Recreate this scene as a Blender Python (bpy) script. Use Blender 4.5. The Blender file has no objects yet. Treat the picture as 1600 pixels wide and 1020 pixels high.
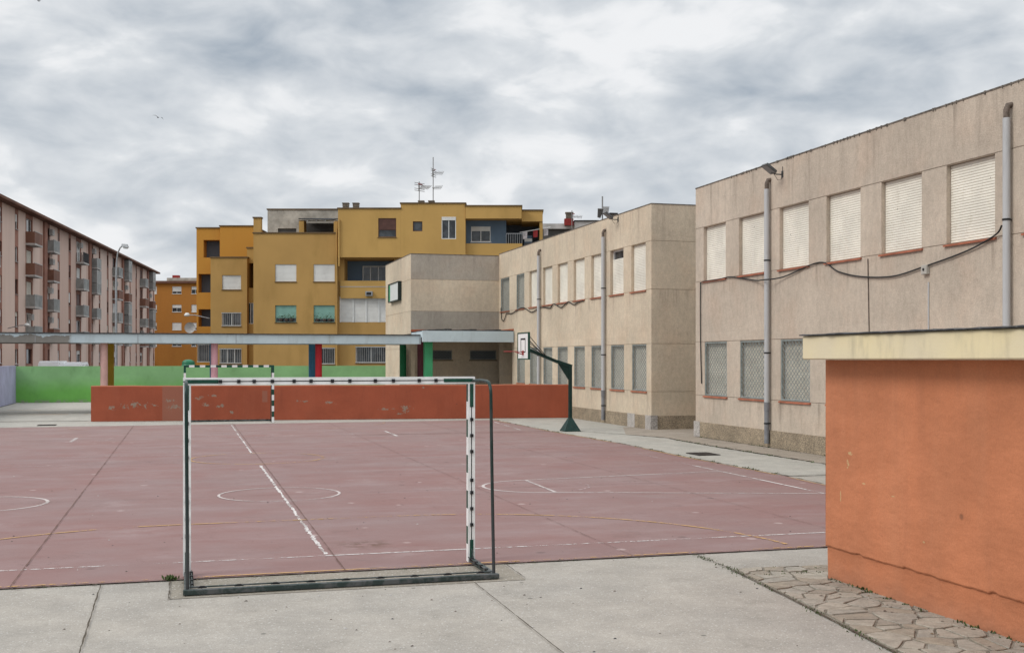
import bpy, math, random
from mathutils import Vector
R = math.radians
rnd = random.Random(7)
scene = bpy.context.scene
col = scene.collection

# ------------------------------------------------------------------ survey of the site
# world: u (x) runs along the short side of the court, v (y) away along its long side, z up
FL, EYE, HY = 1795.0, 2.27, 562.0
TH = math.atan2(514, FL); SN, CS = math.sin(TH), math.cos(TH)
def onv(px, py, D):                      # the apartments behind stand at 16 degrees to the court: x along their fronts, D depth in their own frame
    return (px-800)/FL*D, EYE+(HY-py)/FL*D
def rect(x0, y0, x1, y1, V):             # wall rectangle -> (u0,u1,z0,z1)
    xm = (x0+x1)/2
    return onv(x0, 0, V)[0], onv(x1, 0, V)[0], onv(xm, y1, V)[1], onv(xm, y0, V)[1]

# ------------------------------------------------------------------ node helper
def lin(r, g, b):
    f = lambda c: c/12.92 if c <= .04045 else ((c+.055)/1.055)**2.4
    return (f(r/255), f(g/255), f(b/255), 1)
class NT:
    def __init__(s, nt): s.nt = nt; s.n = nt.nodes; s.l = nt.links; s._p = None
    def new(s, t, **k):
        o = s.n.new(t)
        for a, v in k.items(): setattr(o, a, v)
        return o
    def put(s, sock, v):
        if v is None: return
        if isinstance(v, bpy.types.NodeSocket): s.l.new(v, sock)
        else:
            if sock.type == 'RGBA' and isinstance(v, (int, float)): v = (v, v, v, 1)
            sock.default_value = v
    def pos(s):
        if s._p is None: s._p = s.new('ShaderNodeNewGeometry').outputs['Position']
        return s._p
    def xyz(s, v=None):
        o = s.new('ShaderNodeSeparateXYZ'); s.put(o.inputs[0], v or s.pos()); return o.outputs
    def vmul(s, v, m):
        o = s.new('ShaderNodeVectorMath', operation='MULTIPLY'); s.put(o.inputs[0], v); s.put(o.inputs[1], m); return o.outputs[0]
    def vadd(s, v, m):
        o = s.new('ShaderNodeVectorMath', operation='ADD'); s.put(o.inputs[0], v); s.put(o.inputs[1], m); return o.outputs[0]
    def noise(s, scale, detail=3, rough=.55, vec=None, dist=0, color=False):
        o = s.new('ShaderNodeTexNoise'); s.put(o.inputs['Vector'], vec or s.pos())
        s.put(o.inputs['Scale'], scale); s.put(o.inputs['Detail'], detail); s.put(o.inputs['Roughness'], rough); s.put(o.inputs['Distortion'], dist)
        return o.outputs['Color' if color else 'Fac']
    def vor(s, scale, vec=None, feature='F1', out='Distance', rand=1):
        o = s.new('ShaderNodeTexVoronoi', feature=feature); s.put(o.inputs['Vector'], vec or s.pos()); s.put(o.inputs['Scale'], scale)
        s.put(o.inputs['Randomness'], rand); return o.outputs[out]
    def m(s, op, a, b=None, c=None):
        o = s.new('ShaderNodeMath', operation=op); s.put(o.inputs[0], a); s.put(o.inputs[1], b); s.put(o.inputs[2], c); return o.outputs[0]
    def add(s, a, b): return s.m('ADD', a, b)
    def mul(s, a, b): return s.m('MULTIPLY', a, b)
    def step(s, x, a, b, lo=0., hi=1.):
        o = s.new('ShaderNodeMapRange', interpolation_type='SMOOTHSTEP'); s.put(o.inputs[0], x); s.put(o.inputs[1], a); s.put(o.inputs[2], b)
        s.put(o.inputs[3], lo); s.put(o.inputs[4], hi); return o.outputs[0]
    def band(s, x, a, b, w):             # 1 inside a..b
        return s.mul(s.step(x, a-w, a+w), s.step(x, b-w, b+w, 1., 0.))
    def mix(s, f, a, b, mode='MIX'):
        o = s.new('ShaderNodeMix', data_type='RGBA', blend_type=mode); s.put(o.inputs[0], f); s.put(o.inputs[6], a); s.put(o.inputs[7], b); return o.outputs[2]
    def gain(s, c, f):                   # colour times a factor socket
        return s.mix(1., c, s.gray(f), 'MULTIPLY')
    def gray(s, f):
        o = s.new('ShaderNodeCombineXYZ'); [s.put(o.inputs[i], f) for i in range(3)]; return o.outputs[0]
def mat(name, fn, rough=.85, metal=0., spec=.3):
    m = bpy.data.materials.new(name); m.use_nodes = True
    n = NT(m.node_tree); b = m.node_tree.nodes['Principled BSDF']
    r = fn(n)
    if not isinstance(r, dict): r = {'c': r}
    n.put(b.inputs['Base Color'], r['c']); n.put(b.inputs['Roughness'], r.get('r', rough)); b.inputs['Metallic'].default_value = metal
    b.inputs['Specular IOR Level'].default_value = spec
    if 'h' in r:
        o = n.new('ShaderNodeBump'); n.put(o.inputs['Height'], r['h']); o.inputs['Strength'].default_value = r.get('bs', .5)
        o.inputs['Distance'].default_value = r.get('bd', .01); n.l.new(o.outputs[0], b.inputs['Normal'])
    if 'a' in r: n.put(b.inputs['Alpha'], r['a'])
    return m
def plain(name, c, var=.12, scale=3., rough=.7, metal=0., grain=0., spec=.3, dirt=None):
    def fn(n):
        f = n.step(n.noise(scale, 5, .6), .3, .7, 1-var, 1+var*.6)
        cc = n.gain(c, f)
        if dirt: cc = n.mix(n.step(n.noise(scale*2.7, 6, .65), .52, .72, 0, dirt[1]), cc, dirt[0])
        d = {'c': cc}
        if grain: d.update(h=n.noise(90, 3, .6), bs=grain, bd=.004)
        return d
    return mat(name, fn, rough, metal, spec)

# ------------------------------------------------------------------ materials
def facade_fn(base, dark, top, sills=(), streak=1.0, lowstain=0.):
    def fn(n):
        p = n.pos(); z = n.xyz()[2]
        big = n.noise(.55, 4, .6)
        c = n.gain(base, n.step(big, .25, .75, .86, 1.08))
        wn = n.new('ShaderNodeTexWhiteNoise', noise_dimensions='2D'); cb = n.new('ShaderNodeCombineXYZ')
        n.put(cb.inputs[0], n.m('FLOOR', n.m('DIVIDE', n.m('SUBTRACT', n.xyz()[1], 1.3), 4.464))); n.put(cb.inputs[1], n.m('FLOOR', n.m('DIVIDE', z, 1.53))); n.put(wn.inputs['Vector'], cb.outputs[0])
        c = n.gain(c, n.step(wn.outputs['Value'], 0., 1., .955, 1.035))
        c = n.mix(n.step(n.noise(.9, 3, .5, n.vadd(p, (31, 7, 3))), .45, .75, 0., .35), c, (base[0]*1.02, base[1]*.9, base[2]*.84, 1))
        st = n.noise(1., 5, .62, n.vmul(p, (3.2, 3.2, .22)))
        st2 = n.noise(1., 4, .6, n.vmul(p, (9, 9, .5)))
        s1 = n.mul(n.step(st, .47, .72), n.step(st2, .3, .65))
        g = n.step(z, top-1.5, top+.05, 0.12, .75)
        for a in sills: g = n.add(g, n.mul(n.mul(n.step(z, a-.85, a-.02), n.step(z, a, a+.02, 1., 0.)), .8))
        c = n.mix(n.mul(n.mul(s1, g), streak), c, dark)
        c = n.mix(n.mul(n.step(n.noise(2.2, 6, .7), .5, .72), .22), c, dark)
        if lowstain: c = n.mix(n.mul(n.step(z, .25, 1.1, 1., 0.), n.step(n.noise(1.5, 5, .6), .4, .65, 0, lowstain)), c, dark)
        grit = n.noise(38, 4, .75)
        c = n.gain(c, n.step(grit, .3, .7, .87, 1.09))
        c = n.gain(c, n.step(n.noise(7.5, 5, .72, n.vmul(p, (1, 1, .55))), .3, .7, .91, 1.06))
        pit = n.vor(30)
        c = n.mix(n.mul(n.step(pit, .07, .14, 1., 0.), .35), c, dark)
        return dict(c=c, h=n.add(n.noise(42, 4, .75), n.mul(n.noise(9, 2, .5), .7)), bs=.8, bd=.016)
    return fn
M = {}
M['school'] = mat('school_concrete', facade_fn((.535, .455, .37, 1), (.25, .205, .165, 1), 7.35, (1.2, 4.56)), .93)
M['school_far'] = mat('school_concrete_far', facade_fn((.62, .525, .40, 1), (.26, .195, .16, 1), 7.35, (1.2, 4.56), .8), .93)
M['school_grey'] = mat('school_concrete_grey', facade_fn((.42, .375, .315, 1), (.25, .22, .19, 1), 7.35, (1.2, 4.56), .8), .93)
def agg(base, alt):
    def fn(n):
        c = n.mix(n.step(n.vor(60, out='Distance'), .1, .6), alt, base)
        c = n.gain(c, n.step(n.xyz(n.vor(60, out='Color'))[0], 0., 1., .6, 1.4))
        c = n.gain(c, n.step(n.noise(1.5, 5, .6), .3, .7, .8, 1.15))
        return dict(c=c, h=n.vor(42), bs=.8, bd=.01)
    return fn
M['plinth'] = mat('pebble_dash_plinth', agg((.31, .25, .175, 1), (.22, .18, .14, 1)), .9)
M['granite'] = mat('pale_granite', agg((.42, .39, .36, 1), (.30, .28, .27, 1)), .7)
M['cap'] = plain('roof_cap', (.16, .14, .12, 1), .5, 6, .95, dirt=((.03, .028, .02, 1), .9))
M['roofing'] = plain('roof_gravel', (.2, .19, .18, 1), .3, 4, .95)
M['sill'] = plain('terracotta_sill', (.38, .13, .075, 1), .25, 4, .8, dirt=((.18, .09, .06, 1), .5))
def shut(n):
    z = n.xyz()[2]
    c = n.gain((.78, .745, .655, 1), n.step(n.noise(1.3, 4, .6), .3, .7, .88, 1.05))
    c = n.mix(n.mul(n.step(n.noise(5, 5, .7, n.vmul(n.pos(), (1, 1, .35))), .52, .75), .28), c, (.42, .36, .26, 1))
    c = n.mix(n.step(n.vor(3.1, rand=1), .035, .06, 1., 0.), c, (.08, .07, .06, 1))
    return dict(c=c)
M['shutter'] = mat('ivory_roller_shutter', shut, .6)
M['shutter_old'] = plain('grey_roller_shutter', (.58, .55, .47, 1), .15, 3, .6, dirt=((.35, .22, .17, 1), .5))
M['grille'] = plain('grey_green_grille', (.25, .28, .27, 1), .2, 6, .6, dirt=((.1, .09, .075, 1), .5))
M['recess'] = plain('window_recess', (.10, .095, .09, 1), .2, 2, .6)
M['frame_w'] = plain('white_frame', (.68, .68, .66, 1), .08, 3, .5)
M['frame_b'] = plain('brown_frame', (.10, .045, .035, 1), .2, 3, .55)
M['glass'] = mat('dark_glass', lambda n: dict(c=n.gain((.035, .04, .045, 1), n.step(n.noise(1.7, 2), .35, .65, .5, 1.8)), r=.08), .08, spec=.6)
M['pipe'] = mat('grey_pvc_pipe', lambda n: n.mix(n.step(n.noise(1., 5, .65, n.vmul(n.pos(), (9, 9, 1.2))), .5, .75, 0, .6), (.45, .455, .46, 1), (.27, .27, .27, 1)), .5)
M['pipe_d'] = plain('dark_pipe_sleeve', (.20, .205, .22, 1), .2, 6, .55)
M['rust'] = plain('brown_metal', (.14, .11, .09, 1), .4, 12, .8)
M['black'] = plain('black_rubber', (.018, .018, .02, 1), .3, 6, .55)
M['lamp_m'] = plain('lamp_metal', (.09, .09, .09, 1), .2, 8, .45, .4)
M['lens'] = mat('lamp_lens', lambda n: (.22, .23, .24, 1), .25)
M['galv'] = plain('galvanised_metal', (.36, .37, .38, 1), .15, 8, .45, .5)
M['white'] = plain('white_paint', (.80, .80, .79, 1), .06, 8, .42, dirt=((.5, .48, .45, 1), .35))
M['green_d'] = plain('dark_green_paint', (.010, .068, .045, 1), .3, 9, .42, dirt=((.03, .03, .025, 1), .5))
M['goal_base'] = mat('worn_green_steel', lambda n: n.mix(n.step(n.noise(7, 6, .7), .42, .6), (.035, .052, .048, 1), (.105, .11, .11, 1)), .5, .3)
M['pipe_g'] = mat('worn_green_tube', lambda n: n.mix(n.step(n.noise(4, 5, .65), .45, .68, 0., .75), n.mix(n.step(n.xyz()[2], .2, 1.3), (.05, .053, .056, 1), (.010, .030, .025, 1)), (.05, .055, .055, 1)), .38, .3)
M['hoop_g'] = plain('hoop_green_paint', (.007, .032, .026, 1), .25, 5, .5, dirt=((.05, .06, .05, 1), .4))
M['red'] = plain('red_rim', (.35, .03, .03, 1), .2, 8, .5)
def orange(base, pale, dark):
    def fn(n):
        p = n.pos(); z = n.xyz()[2]
        c = n.gain(base, n.step(n.noise(.8, 4, .55), .3, .7, .90, 1.08))
        c = n.mix(n.mul(n.step(n.noise(1., 5, .6, n.vmul(p, (2.4, 2.4, .35))), .45, .75), .30), c, pale)
        c = n.mix(n.mul(n.step(n.noise(1., 5, .62, n.vmul(p, (5, 5, .6))), .56, .76), .25), c, dark)
        c = n.mix(n.mul(n.step(n.noise(4, 6, .7), .56, .74), .16), c, dark)
        sp = n.vor(1.6); c = n.mix(n.mul(n.step(sp, .025, .06, 1., 0.), .55), c, (.12, .06, .04, 1))
        ck = n.m('ABSOLUTE', n.m('SUBTRACT', n.noise(.9, 4, .6, n.vadd(n.vmul(p, (1, 1, 1.7)), (3, 9, 1))), .5))
        c = n.mix(n.mul(n.step(ck, .0, .0022, 1., 0.), .35), c, dark)
        c = n.gain(c, n.step(n.noise(70, 3, .7), .3, .7, .93, 1.06))
        return dict(c=c, h=n.add(n.noise(22, 5, .7), n.mul(n.noise(3, 3, .5), 2.2)), bs=.35, bd=.012)
    return fn
def booth_fn(n):
    d = orange((.47, .175, .085, 1), (.50, .22, .12, 1), (.34, .13, .07, 1))(n)
    x, y, z = n.xyz()[0], n.xyz()[1], n.xyz()[2]
    # chipped spots in the paint
    tot = None
    for (yy, zz, ry, rz) in ((10.17, 1.33, .05, .02), (10.22, 1.22, .03, .05), (9.93, 1.05, .05, .008), (9.45, .98, .03, .006), (10.35, .88, .012, .06), (8.98, .62, .02, .01)):
        q = n.add(n.m('POWER', n.m('DIVIDE', n.m('SUBTRACT', y, yy), ry), 2.), n.m('POWER', n.m('DIVIDE', n.m('SUBTRACT', z, zz), rz), 2.))
        b = n.m('EXPONENT', n.mul(q, -1.)); tot = b if tot is None else n.add(tot, b)
    k = n.step(n.mul(tot, n.step(n.noise(24, 4, .7), .3, .6)), .35, .5)
    c = n.mix(k, d['c'], (.50, .33, .17, 1))
    c = n.mix(n.mul(n.step(n.add(z, n.mul(n.noise(3.5, 5, .65), .35)), .12, .42, 1., 0.), .35), c, (.34, .17, .11, 1))
    c = n.mix(n.mul(n.mul(n.step(n.noise(1., 5, .65, n.vmul(n.pos(), (1, 3.5, .28))), .5, .66), n.step(z, .9, 2.3, .15, 1.)), .30), c, (.36, .14, .075, 1))
    c = n.gain(c, n.step(n.noise(1.7, 5, .6, n.vadd(n.pos(), (4, 4, 4))), .3, .7, .94, 1.05))
    d['c'] = c; d['h'] = n.add(n.mul(n.noise(16, 5, .7), .8), n.mul(n.noise(2.2, 3, .5, n.vmul(n.pos(), (1, 1, 2))), 4.)); d['bs'] = .5; d['bd'] = .014
    return d
M['booth'] = mat('orange_booth_render', booth_fn, .82)
def crease(n):
    d = booth_fn(n); return d
M['cream'] = mat('cream_painted_slab', lambda n: (lambda c: dict(c=c, h=n.noise(14, 5, .7), bs=.35, bd=.01))(
    n.mix(n.mul(n.step(n.noise(1., 5, .65, n.vmul(n.pos(), (3, 3, .8))), .5, .74), .6),
          n.mix(n.step(n.noise(1.1, 4), .35, .7), (.70, .60, .38, 1), (.64, .56, .40, 1)), (.36, .32, .23, 1))), .85)
M['bitumen'] = plain('bitumen_sheet', (.06, .06, .062, 1), .5, 6, .8, dirt=((.28, .28, .27, 1), .5))
def redwall(n):
    p = n.pos(); x, y, z = n.xyz()
    c = orange((.33, .083, .042, 1), (.36, .105, .058, 1), (.19, .055, .035, 1))(n)
    cc = c['c']
    pt = n.mul(n.band(x, -.74, .06, .01), n.step(z, 1.285, 1.29, 1., 0.))
    pt = n.add(pt, n.mul(n.band(x, 2.87, 3.06, .01), n.band(z, .68, 1.1, .01)))
    cc = n.mix(n.m('MINIMUM', pt, 1.), cc, (.30, .115, .075, 1))
    cc = n.mix(n.step(z, 1.285, 1.30), cc, (.40, .16, .09, 1))
    tot = None
    for (bx, bz, rx, rz) in ((-2.55, .48, .18, .12), (-2.05, .55, .25, .13), (-1.75, .62, .35, .14), (-1.35, .58, .12, .14), (-1.05, .6, .2, .1), (-.5, .75, .3, .07), (-.3, .5, .38, .16),
                             (.6, .85, .22, .09), (1.05, .95, .2, .1), (.8, .6, .2, .1), (1.35, .55, .22, .12), (1.75, .3, .1, .08), (4.3, .7, .3, .06), (5.4, .65, .25, .1), (7.5, .38, .45, .06), (8.25, .40, .33, .22), (8.0, .2, .2, .07), (8.9, 1.2, .08, .05)):
        q = n.add(n.m('POWER', n.m('DIVIDE', n.m('SUBTRACT', x, bx), rx), 2.), n.m('POWER', n.m('DIVIDE', n.m('SUBTRACT', z, bz), rz), 2.))
        b = n.m('EXPONENT', n.mul(q, -1.)); tot = b if tot is None else n.m('MAXIMUM', tot, b)
    k = n.step(n.add(n.mul(tot, .5), n.mul(n.noise(8, 6, .72), 1.9)), 1.33, 1.43)
    k = n.mul(k, n.step(tot, .15, .3))
    cc = n.mix(k, cc, n.mix(n.noise(9, 4), (.20, .13, .095, 1), (.36, .28, .22, 1)))
    c['c'] = cc; return c
M['redwall'] = mat('brick_red_wall_paint', redwall, .85)
def greenwall(n):
    x, y, z = n.xyz()
    f = n.mul(n.step(n.add(z, n.mul(n.noise(.7, 3), .8)), .9, 1.9, 1., 0.), n.step(x, -3., 6., 1., .2))
    c = n.mix(f, (.235, .44, .20, 1), (.15, .40, .085, 1))
    c = n.gain(c, n.step(n.noise(.6, 5, .6), .3, .7, .86, 1.1))
    c = n.mix(n.mul(n.step(n.noise(1.4, 6, .65, n.vmul(n.pos(), (1, 1, .6))), .56, .75), .3), c, (.10, .20, .07, 1))
    c = n.mix(n.mul(n.step(z, .02, .2, 1., 0.), n.step(n.noise(5, 4), .45, .6)), c, (.25, .28, .2, 1))
    return c
M['greenwall'] = mat('green_wall_paint', greenwall, .85)
M['lilac'] = plain('lilac_wall_paint', (.36, .36, .50, 1), .15, 1.2, .85, dirt=((.3, .3, .36, 1), .5))
M['mustard'] = mat('mustard_render', lambda n: n.mix(n.mul(n.step(n.noise(1., 5, .6, n.vmul(n.pos(), (.8, .8, .25))), .48, .75), .35),
    n.gain((.445, .268, .09, 1), n.step(n.noise(.25, 4), .3, .7, .9, 1.07)), (.24, .145, .035, 1)), .9)
M['mustard_l'] = mat('ochre_render', lambda n: n.mix(n.mul(n.step(n.noise(1., 5, .6, n.vmul(n.pos(), (.8, .8, .25))), .5, .78), .3),
    n.gain((.49, .302, .098, 1), n.step(n.noise(.3, 4), .3, .7, .92, 1.06)), (.29, .18, .045, 1)), .9)
M['orange_l'] = mat('orange_render', lambda n: n.mix(n.mul(n.step(n.noise(1., 4, .6, n.vmul(n.pos(), (.8, .8, .3))), .5, .75), .3),
    (.50, .235, .04, 1), (.36, .16, .035, 1)), .9)
M['orange_far'] = mat('burnt_orange_render', lambda n: n.mix(n.mul(n.step(n.noise(1., 4, .6, n.vmul(n.pos(), (.4, .4, .15))), .45, .75), .4),
    (.42, .175, .035, 1), (.28, .11, .025, 1)), .9)
M['bluewall'] = plain('slate_blue_render', (.115, .165, .225, 1), .15, .5, .9)
M['bluegrey'] = plain('dark_blue_recess', (.12, .14, .17, 1), .2, .5, .9)
M['trim'] = plain('dark_trim', (.14, .09, .045, 1), .3, 1, .8)
M['oldrender'] = plain('patchy_grey_render', (.42, .385, .33, 1), .3, 1.3, .95, dirt=((.26, .22, .18, 1), .7))
M['pink_p'] = mat('pale_pink_render', lambda n: n.mix(n.mul(n.step(n.noise(1., 4, .6, n.vmul(n.pos(), (.7, .7, .12))), .4, .75), .35), (.66, .51, .435, 1), (.50, .38, .325, 1)), .9)
M['pink_m'] = mat('tan_pink_render', lambda n: n.mix(n.mul(n.step(n.noise(1., 4, .6, n.vmul(n.pos(), (.7, .7, .12))), .4, .75), .35), (.58, .42, .35, 1), (.44, .31, .255, 1)), .9)
M['brownred'] = plain('brown_red_render', (.30, .15, .11, 1), .25, .6, .9)
M['eaves'] = plain('brown_eaves', (.155, .075, .05, 1), .25, .6, .85)
M['slabw'] = plain('balcony_edge', (.45, .43, .41, 1), .2, 1, .85)
M['rail_g'] = plain('grey_railing_panel', (.26, .265, .255, 1), .3, .9, .6)
M['rail_b'] = plain('brown_railing_panel', (.19, .09, .06, 1), .2, .9, .7)
M['rail_k'] = plain('black_railing', (.04, .038, .04, 1), .2, .9, .6)
M['wshut'] = plain('white_window_shutter', (.66, .65, .62, 1), .1, 1, .6)
M['gshut'] = plain('green_window_shutter', (.22, .40, .34, 1), .12, 1.5, .6)
def fascia(n):
    x, y, z = n.xyz()
    c = n.gain((.52, .61, .645, 1), n.step(n.noise(.8, 4), .3, .7, .9, 1.05))
    c = n.mix(n.mul(n.step(n.noise(1., 5, .65, n.vmul(n.pos(), (3, 3, .7))), .5, .72), .35), c, (.30, .33, .33, 1))
    k = n.step(n.add(n.mul(n.step(x, -5.0, -4.1, 1., 0.), .33), n.mul(n.noise(3.5, 5, .65), .8)), .54, .58)
    k = n.mul(k, n.step(n.add(z, n.mul(n.noise(2.5, 4), .12)), 3.42, 3.39, 0., 1.))
    k = n.mul(n.step(n.add(x, n.mul(n.noise(2.5, 4), .5)), -4.3, -4.15, 1., 0.), n.step(n.add(z, n.mul(n.noise(2.2, 5, .65), .5)), 3.50, 3.53, 1., 0.))
    return dict(c=n.mix(k, c, n.mix(n.noise(4, 4), (.17, .16, .145, 1), (.27, .255, .23, 1))))
M['fascia'] = mat('pale_blue_fascia', fascia, .75)
for nm, c in (('col_pink', (.62, .33, .37, 1)), ('col_salmon', (.62, .38, .34, 1)), ('col_mustard', (.36, .23, .02, 1)), ('col_blue', (.055, .20, .35, 1)), ('col_red', (.40, .018, .025, 1)),
              ('col_dgreen', (.012, .15, .06, 1)), ('col_green', (.055, .31, .14, 1)), ('col_maroon', (.16, .05, .065, 1))):
    M[nm] = plain(nm, c, .12, 1.5, .7)
M['oflash'] = plain('orange_flashing', (.38, .10, .045, 1), .2, 2, .8)
M['tvpole'] = plain('antenna_metal', (.28, .27, .26, 1), .1, 4, .4, .5)
M['brick_d'] = plain('chimney_block', (.20, .165, .13, 1), .3, 5, .9)
M['brick_r'] = plain('chimney_red', (.27, .035, .03, 1), .2, 3, .9)
M['van_w'] = plain('white_car_paint', (.72, .74, .76, 1), .04, 1, .25)
M['igloo'] = plain('green_plastic', (.02, .16, .08, 1), .2, 3, .4)
M['leaf'] = plain('weed_leaf', (.055, .085, .022, 1), .4, 8, .7)
M['bird'] = plain('dark_feather', (.05, .045, .045, 1), .2, 9, .8)
M['tyre'] = plain('tyre_rubber', (.02, .02, .02, 1), .2, 9, .8)
# ground
def court_fn(n):
    p = n.pos(); x, y, z = n.xyz()
    c = n.mix(n.step(n.noise(.35, 5, .6), .3, .72), (.228, .126, .115, 1), (.222, .144, .136, 1))
    c = n.mix(n.mul(n.step(n.noise(.9, 5, .62, n.vmul(p, (.6, 1.5, 1))), .47, .7), .55), c, (.265, .185, .18, 1))
    c = n.mix(n.mul(n.step(n.noise(1.6, 6, .66, n.vadd(n.vmul(p, (.5, 1.1, 1)), (9, 4, 0))), .52, .76), .45), c, (.20, .088, .078, 1))
    c = n.mix(n.mul(n.step(n.noise(1.1, 6, .7, n.vadd(p, (5, 50, 0))), .57, .76), .45), c, (.12, .075, .065, 1))
    c = n.mix(n.mul(n.step(n.vor(1.3), .05, .11, 1., 0.), .5), c, n.mix(n.step(n.noise(.7), .5, .52), (.5, .4, .38, 1), (.09, .055, .05, 1)))
    sc = n.m('ABSOLUTE', n.m('SUBTRACT', n.noise(1.3, 5, .65, n.vmul(p, (1, .55, 1)), .8), .5))
    c = n.mix(n.mul(n.step(sc, .0, .006, 1., 0.), n.step(n.noise(.5, 3), .5, .62, 0, .4)), c, (.13, .08, .07, 1))
    c = n.mix(n.mul(n.step(n.vor(.55, n.vadd(p, (3, 1, 0))), .08, .30, 1., 0.), n.step(n.noise(3.5, 5, .7), .42, .6, 0, .45)), c, (.30, .215, .205, 1))
    # one damp brown stain by the near side line
    q = n.add(n.m('POWER', n.m('DIVIDE', n.m('SUBTRACT', x, 2.15), .32), 2.), n.m('POWER', n.m('DIVIDE', n.m('SUBTRACT', y, 14.1), .28), 2.))
    c = n.mix(n.mul(n.m('EXPONENT', n.mul(q, -1.)), n.step(n.noise(4.5, 5, .7), .42, .58, 0, 1.)), c, (.12, .065, .045, 1))
    # dust along the far side
    c = n.mix(n.mul(n.step(y, 26, 42), n.step(n.noise(.6, 4), .3, .7, .1, .45)), c, (.27, .195, .175, 1))
    c = n.gain(c, n.step(n.noise(60, 3, .7), .3, .7, .92, 1.08))
    return dict(c=c, r=n.step(n.noise(.8, 4), .3, .7, .55, .85), h=n.noise(70, 3, .7), bs=.25, bd=.004)
M['court'] = mat('court_red_paint', court_fn, .8)
def conc(base, warm, speck=.5):
    def fn(n):
        p = n.pos()
        c = n.mix(n.step(n.noise(.45, 5, .6), .3, .7), base, warm)
        c = n.gain(c, n.step(n.noise(1.6, 6, .64), .3, .72, .87, 1.07))
        c = n.gain(c, n.step(n.noise(17, 5, .7), .32, .7, .93, 1.05))
        c = n.mix(n.mul(n.step(n.noise(1.2, 6, .7, n.vadd(p, (3, 3, 0))), .54, .74), .4), c, (.16, .145, .12, 1))
        sp = n.vor(22); c = n.mix(n.mul(n.step(sp, .12, .24, 1., 0.), speck), c, (.62, .61, .58, 1))
        sp = n.vor(17, n.vadd(p, (7, 7, 0))); c = n.mix(n.mul(n.step(sp, .05, .12, 1., 0.), .5), c, (.12, .11, .10, 1))
        sp = n.vor(1.9, n.vadd(p, (2, 9, 0))); c = n.mix(n.mul(n.step(sp, .03, .06, 1., 0.), .7), c, (.08, .075, .065, 1))
        c = n.gain(c, n.step(n.noise(75, 3, .75), .3, .7, .80, 1.14))
        return dict(c=c, h=n.add(n.noise(80, 3, .7), n.mul(n.noise(12, 3, .6), .6)), bs=.4, bd=.006)
    return fn
M['concrete'] = mat('ground_concrete', conc((.345, .32, .285, 1), (.375, .342, .298, 1), .45), .9)
M['concrete_l'] = mat('strip_concrete', conc((.375, .36, .32, 1), (.40, .375, .33, 1), .2), .9)
M['concrete_w'] = mat('side_paving', conc((.30, .255, .205, 1), (.335, .285, .235, 1), .35), .9)
M['concrete_r'] = mat('rough_patch_concrete', conc((.25, .225, .185, 1), (.29, .255, .21, 1), .6), .95)
M['asphalt'] = mat('street_asphalt', conc((.10, .10, .10, 1), (.13, .125, .12, 1), .1), .9)
def crazy(n):
    p = n.vadd(n.pos(), n.vmul(n.noise(3, 3, .6, color=True), (.22, .22, 0)))
    p2 = n.vmul(p, (2.0, 2.9, 0))
    e = n.vor(1., p2, 'DISTANCE_TO_EDGE'); cc = n.vor(1., p2, out='Color')
    s = n.xyz(cc)[0]
    c = n.mix(s, (.27, .235, .185, 1), (.40, .36, .305, 1))
    c = n.gain(c, n.step(n.noise(7, 6, .7), .3, .7, .8, 1.15))
    c = n.gain(c, n.step(n.noise(60, 3, .7), .3, .7, .88, 1.1))
    w = n.add(e, n.mul(n.m('SUBTRACT', n.noise(22, 4, .7), .5), .07))
    j = n.step(w, .035, .075, 1., 0.)
    jc = n.mix(n.noise(20, 4), (.095, .08, .058, 1), (.20, .175, .14, 1))
    c = n.mix(j, c, jc)
    return dict(c=c, h=n.add(n.step(w, .02, .1), n.mul(n.noise(25, 4, .7), .3)), bs=.8, bd=.02)
def stone(c1, c2):
    def fn(n):
        c = n.mix(n.step(n.noise(2.2, 4), .35, .65), c1, c2)
        c = n.gain(c, n.step(n.noise(8, 6, .72), .3, .7, .78, 1.14)); c = n.gain(c, n.step(n.noise(60, 3, .7), .3, .7, .88, 1.1))
        c = n.mix(n.step(n.noise(13, 6, .7), .58, .7, 0, .5), c, (.17, .15, .12, 1))
        return dict(c=c, h=n.noise(30, 5, .75), bs=.6, bd=.01)
    return fn
M['stone_a'] = mat('paving_stone_light', stone((.36, .325, .27, 1), (.33, .29, .24, 1)), .9)
M['stone_b'] = mat('paving_stone_grey', stone((.30, .275, .235, 1), (.34, .305, .255, 1)), .9)
M['stone_c'] = mat('paving_stone_brown', stone((.30, .255, .20, 1), (.27, .235, .195, 1)), .9)
M['mortar'] = mat('mortar', lambda n: dict(c=n.gain(n.mix(n.step(n.noise(4, 5, .7), .4, .62), (.26, .23, .19, 1), (.16, .14, .11, 1)), n.step(n.noise(50, 3, .7), .3, .7, .7, 1.25)), h=n.noise(60, 3, .8), bs=.8, bd=.01), .95)
def paint(c, lo, hi, sc=3.):
    def fn(n):
        a = n.step(n.add(n.mul(n.noise(sc*4, 5, .75), .6), n.mul(n.noise(sc*.22, 3, .6), .55)), lo, hi)
        return dict(c=c, a=a)
    return fn
M['line_w'] = mat('white_line_paint', paint((.60, .56, .54, 1), .51, .62), .8)
M['line_c'] = mat('white_circle_paint', paint((.50, .44, .42, 1), .44, .60), .8)
M['line_b'] = mat('flaking_line_paint', paint((.60, .56, .54, 1), .50, .57, 7.), .8)
M['line_wf'] = mat('faded_white_line', paint((.46, .36, .35, 1), .52, .66), .8)
M['line_y'] = mat('yellow_line_paint', paint((.52, .31, .13, 1), .52, .62), .8)
M['line_yf'] = mat('faded_yellow_line', paint((.44, .26, .14, 1), .56, .68), .8)
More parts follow.
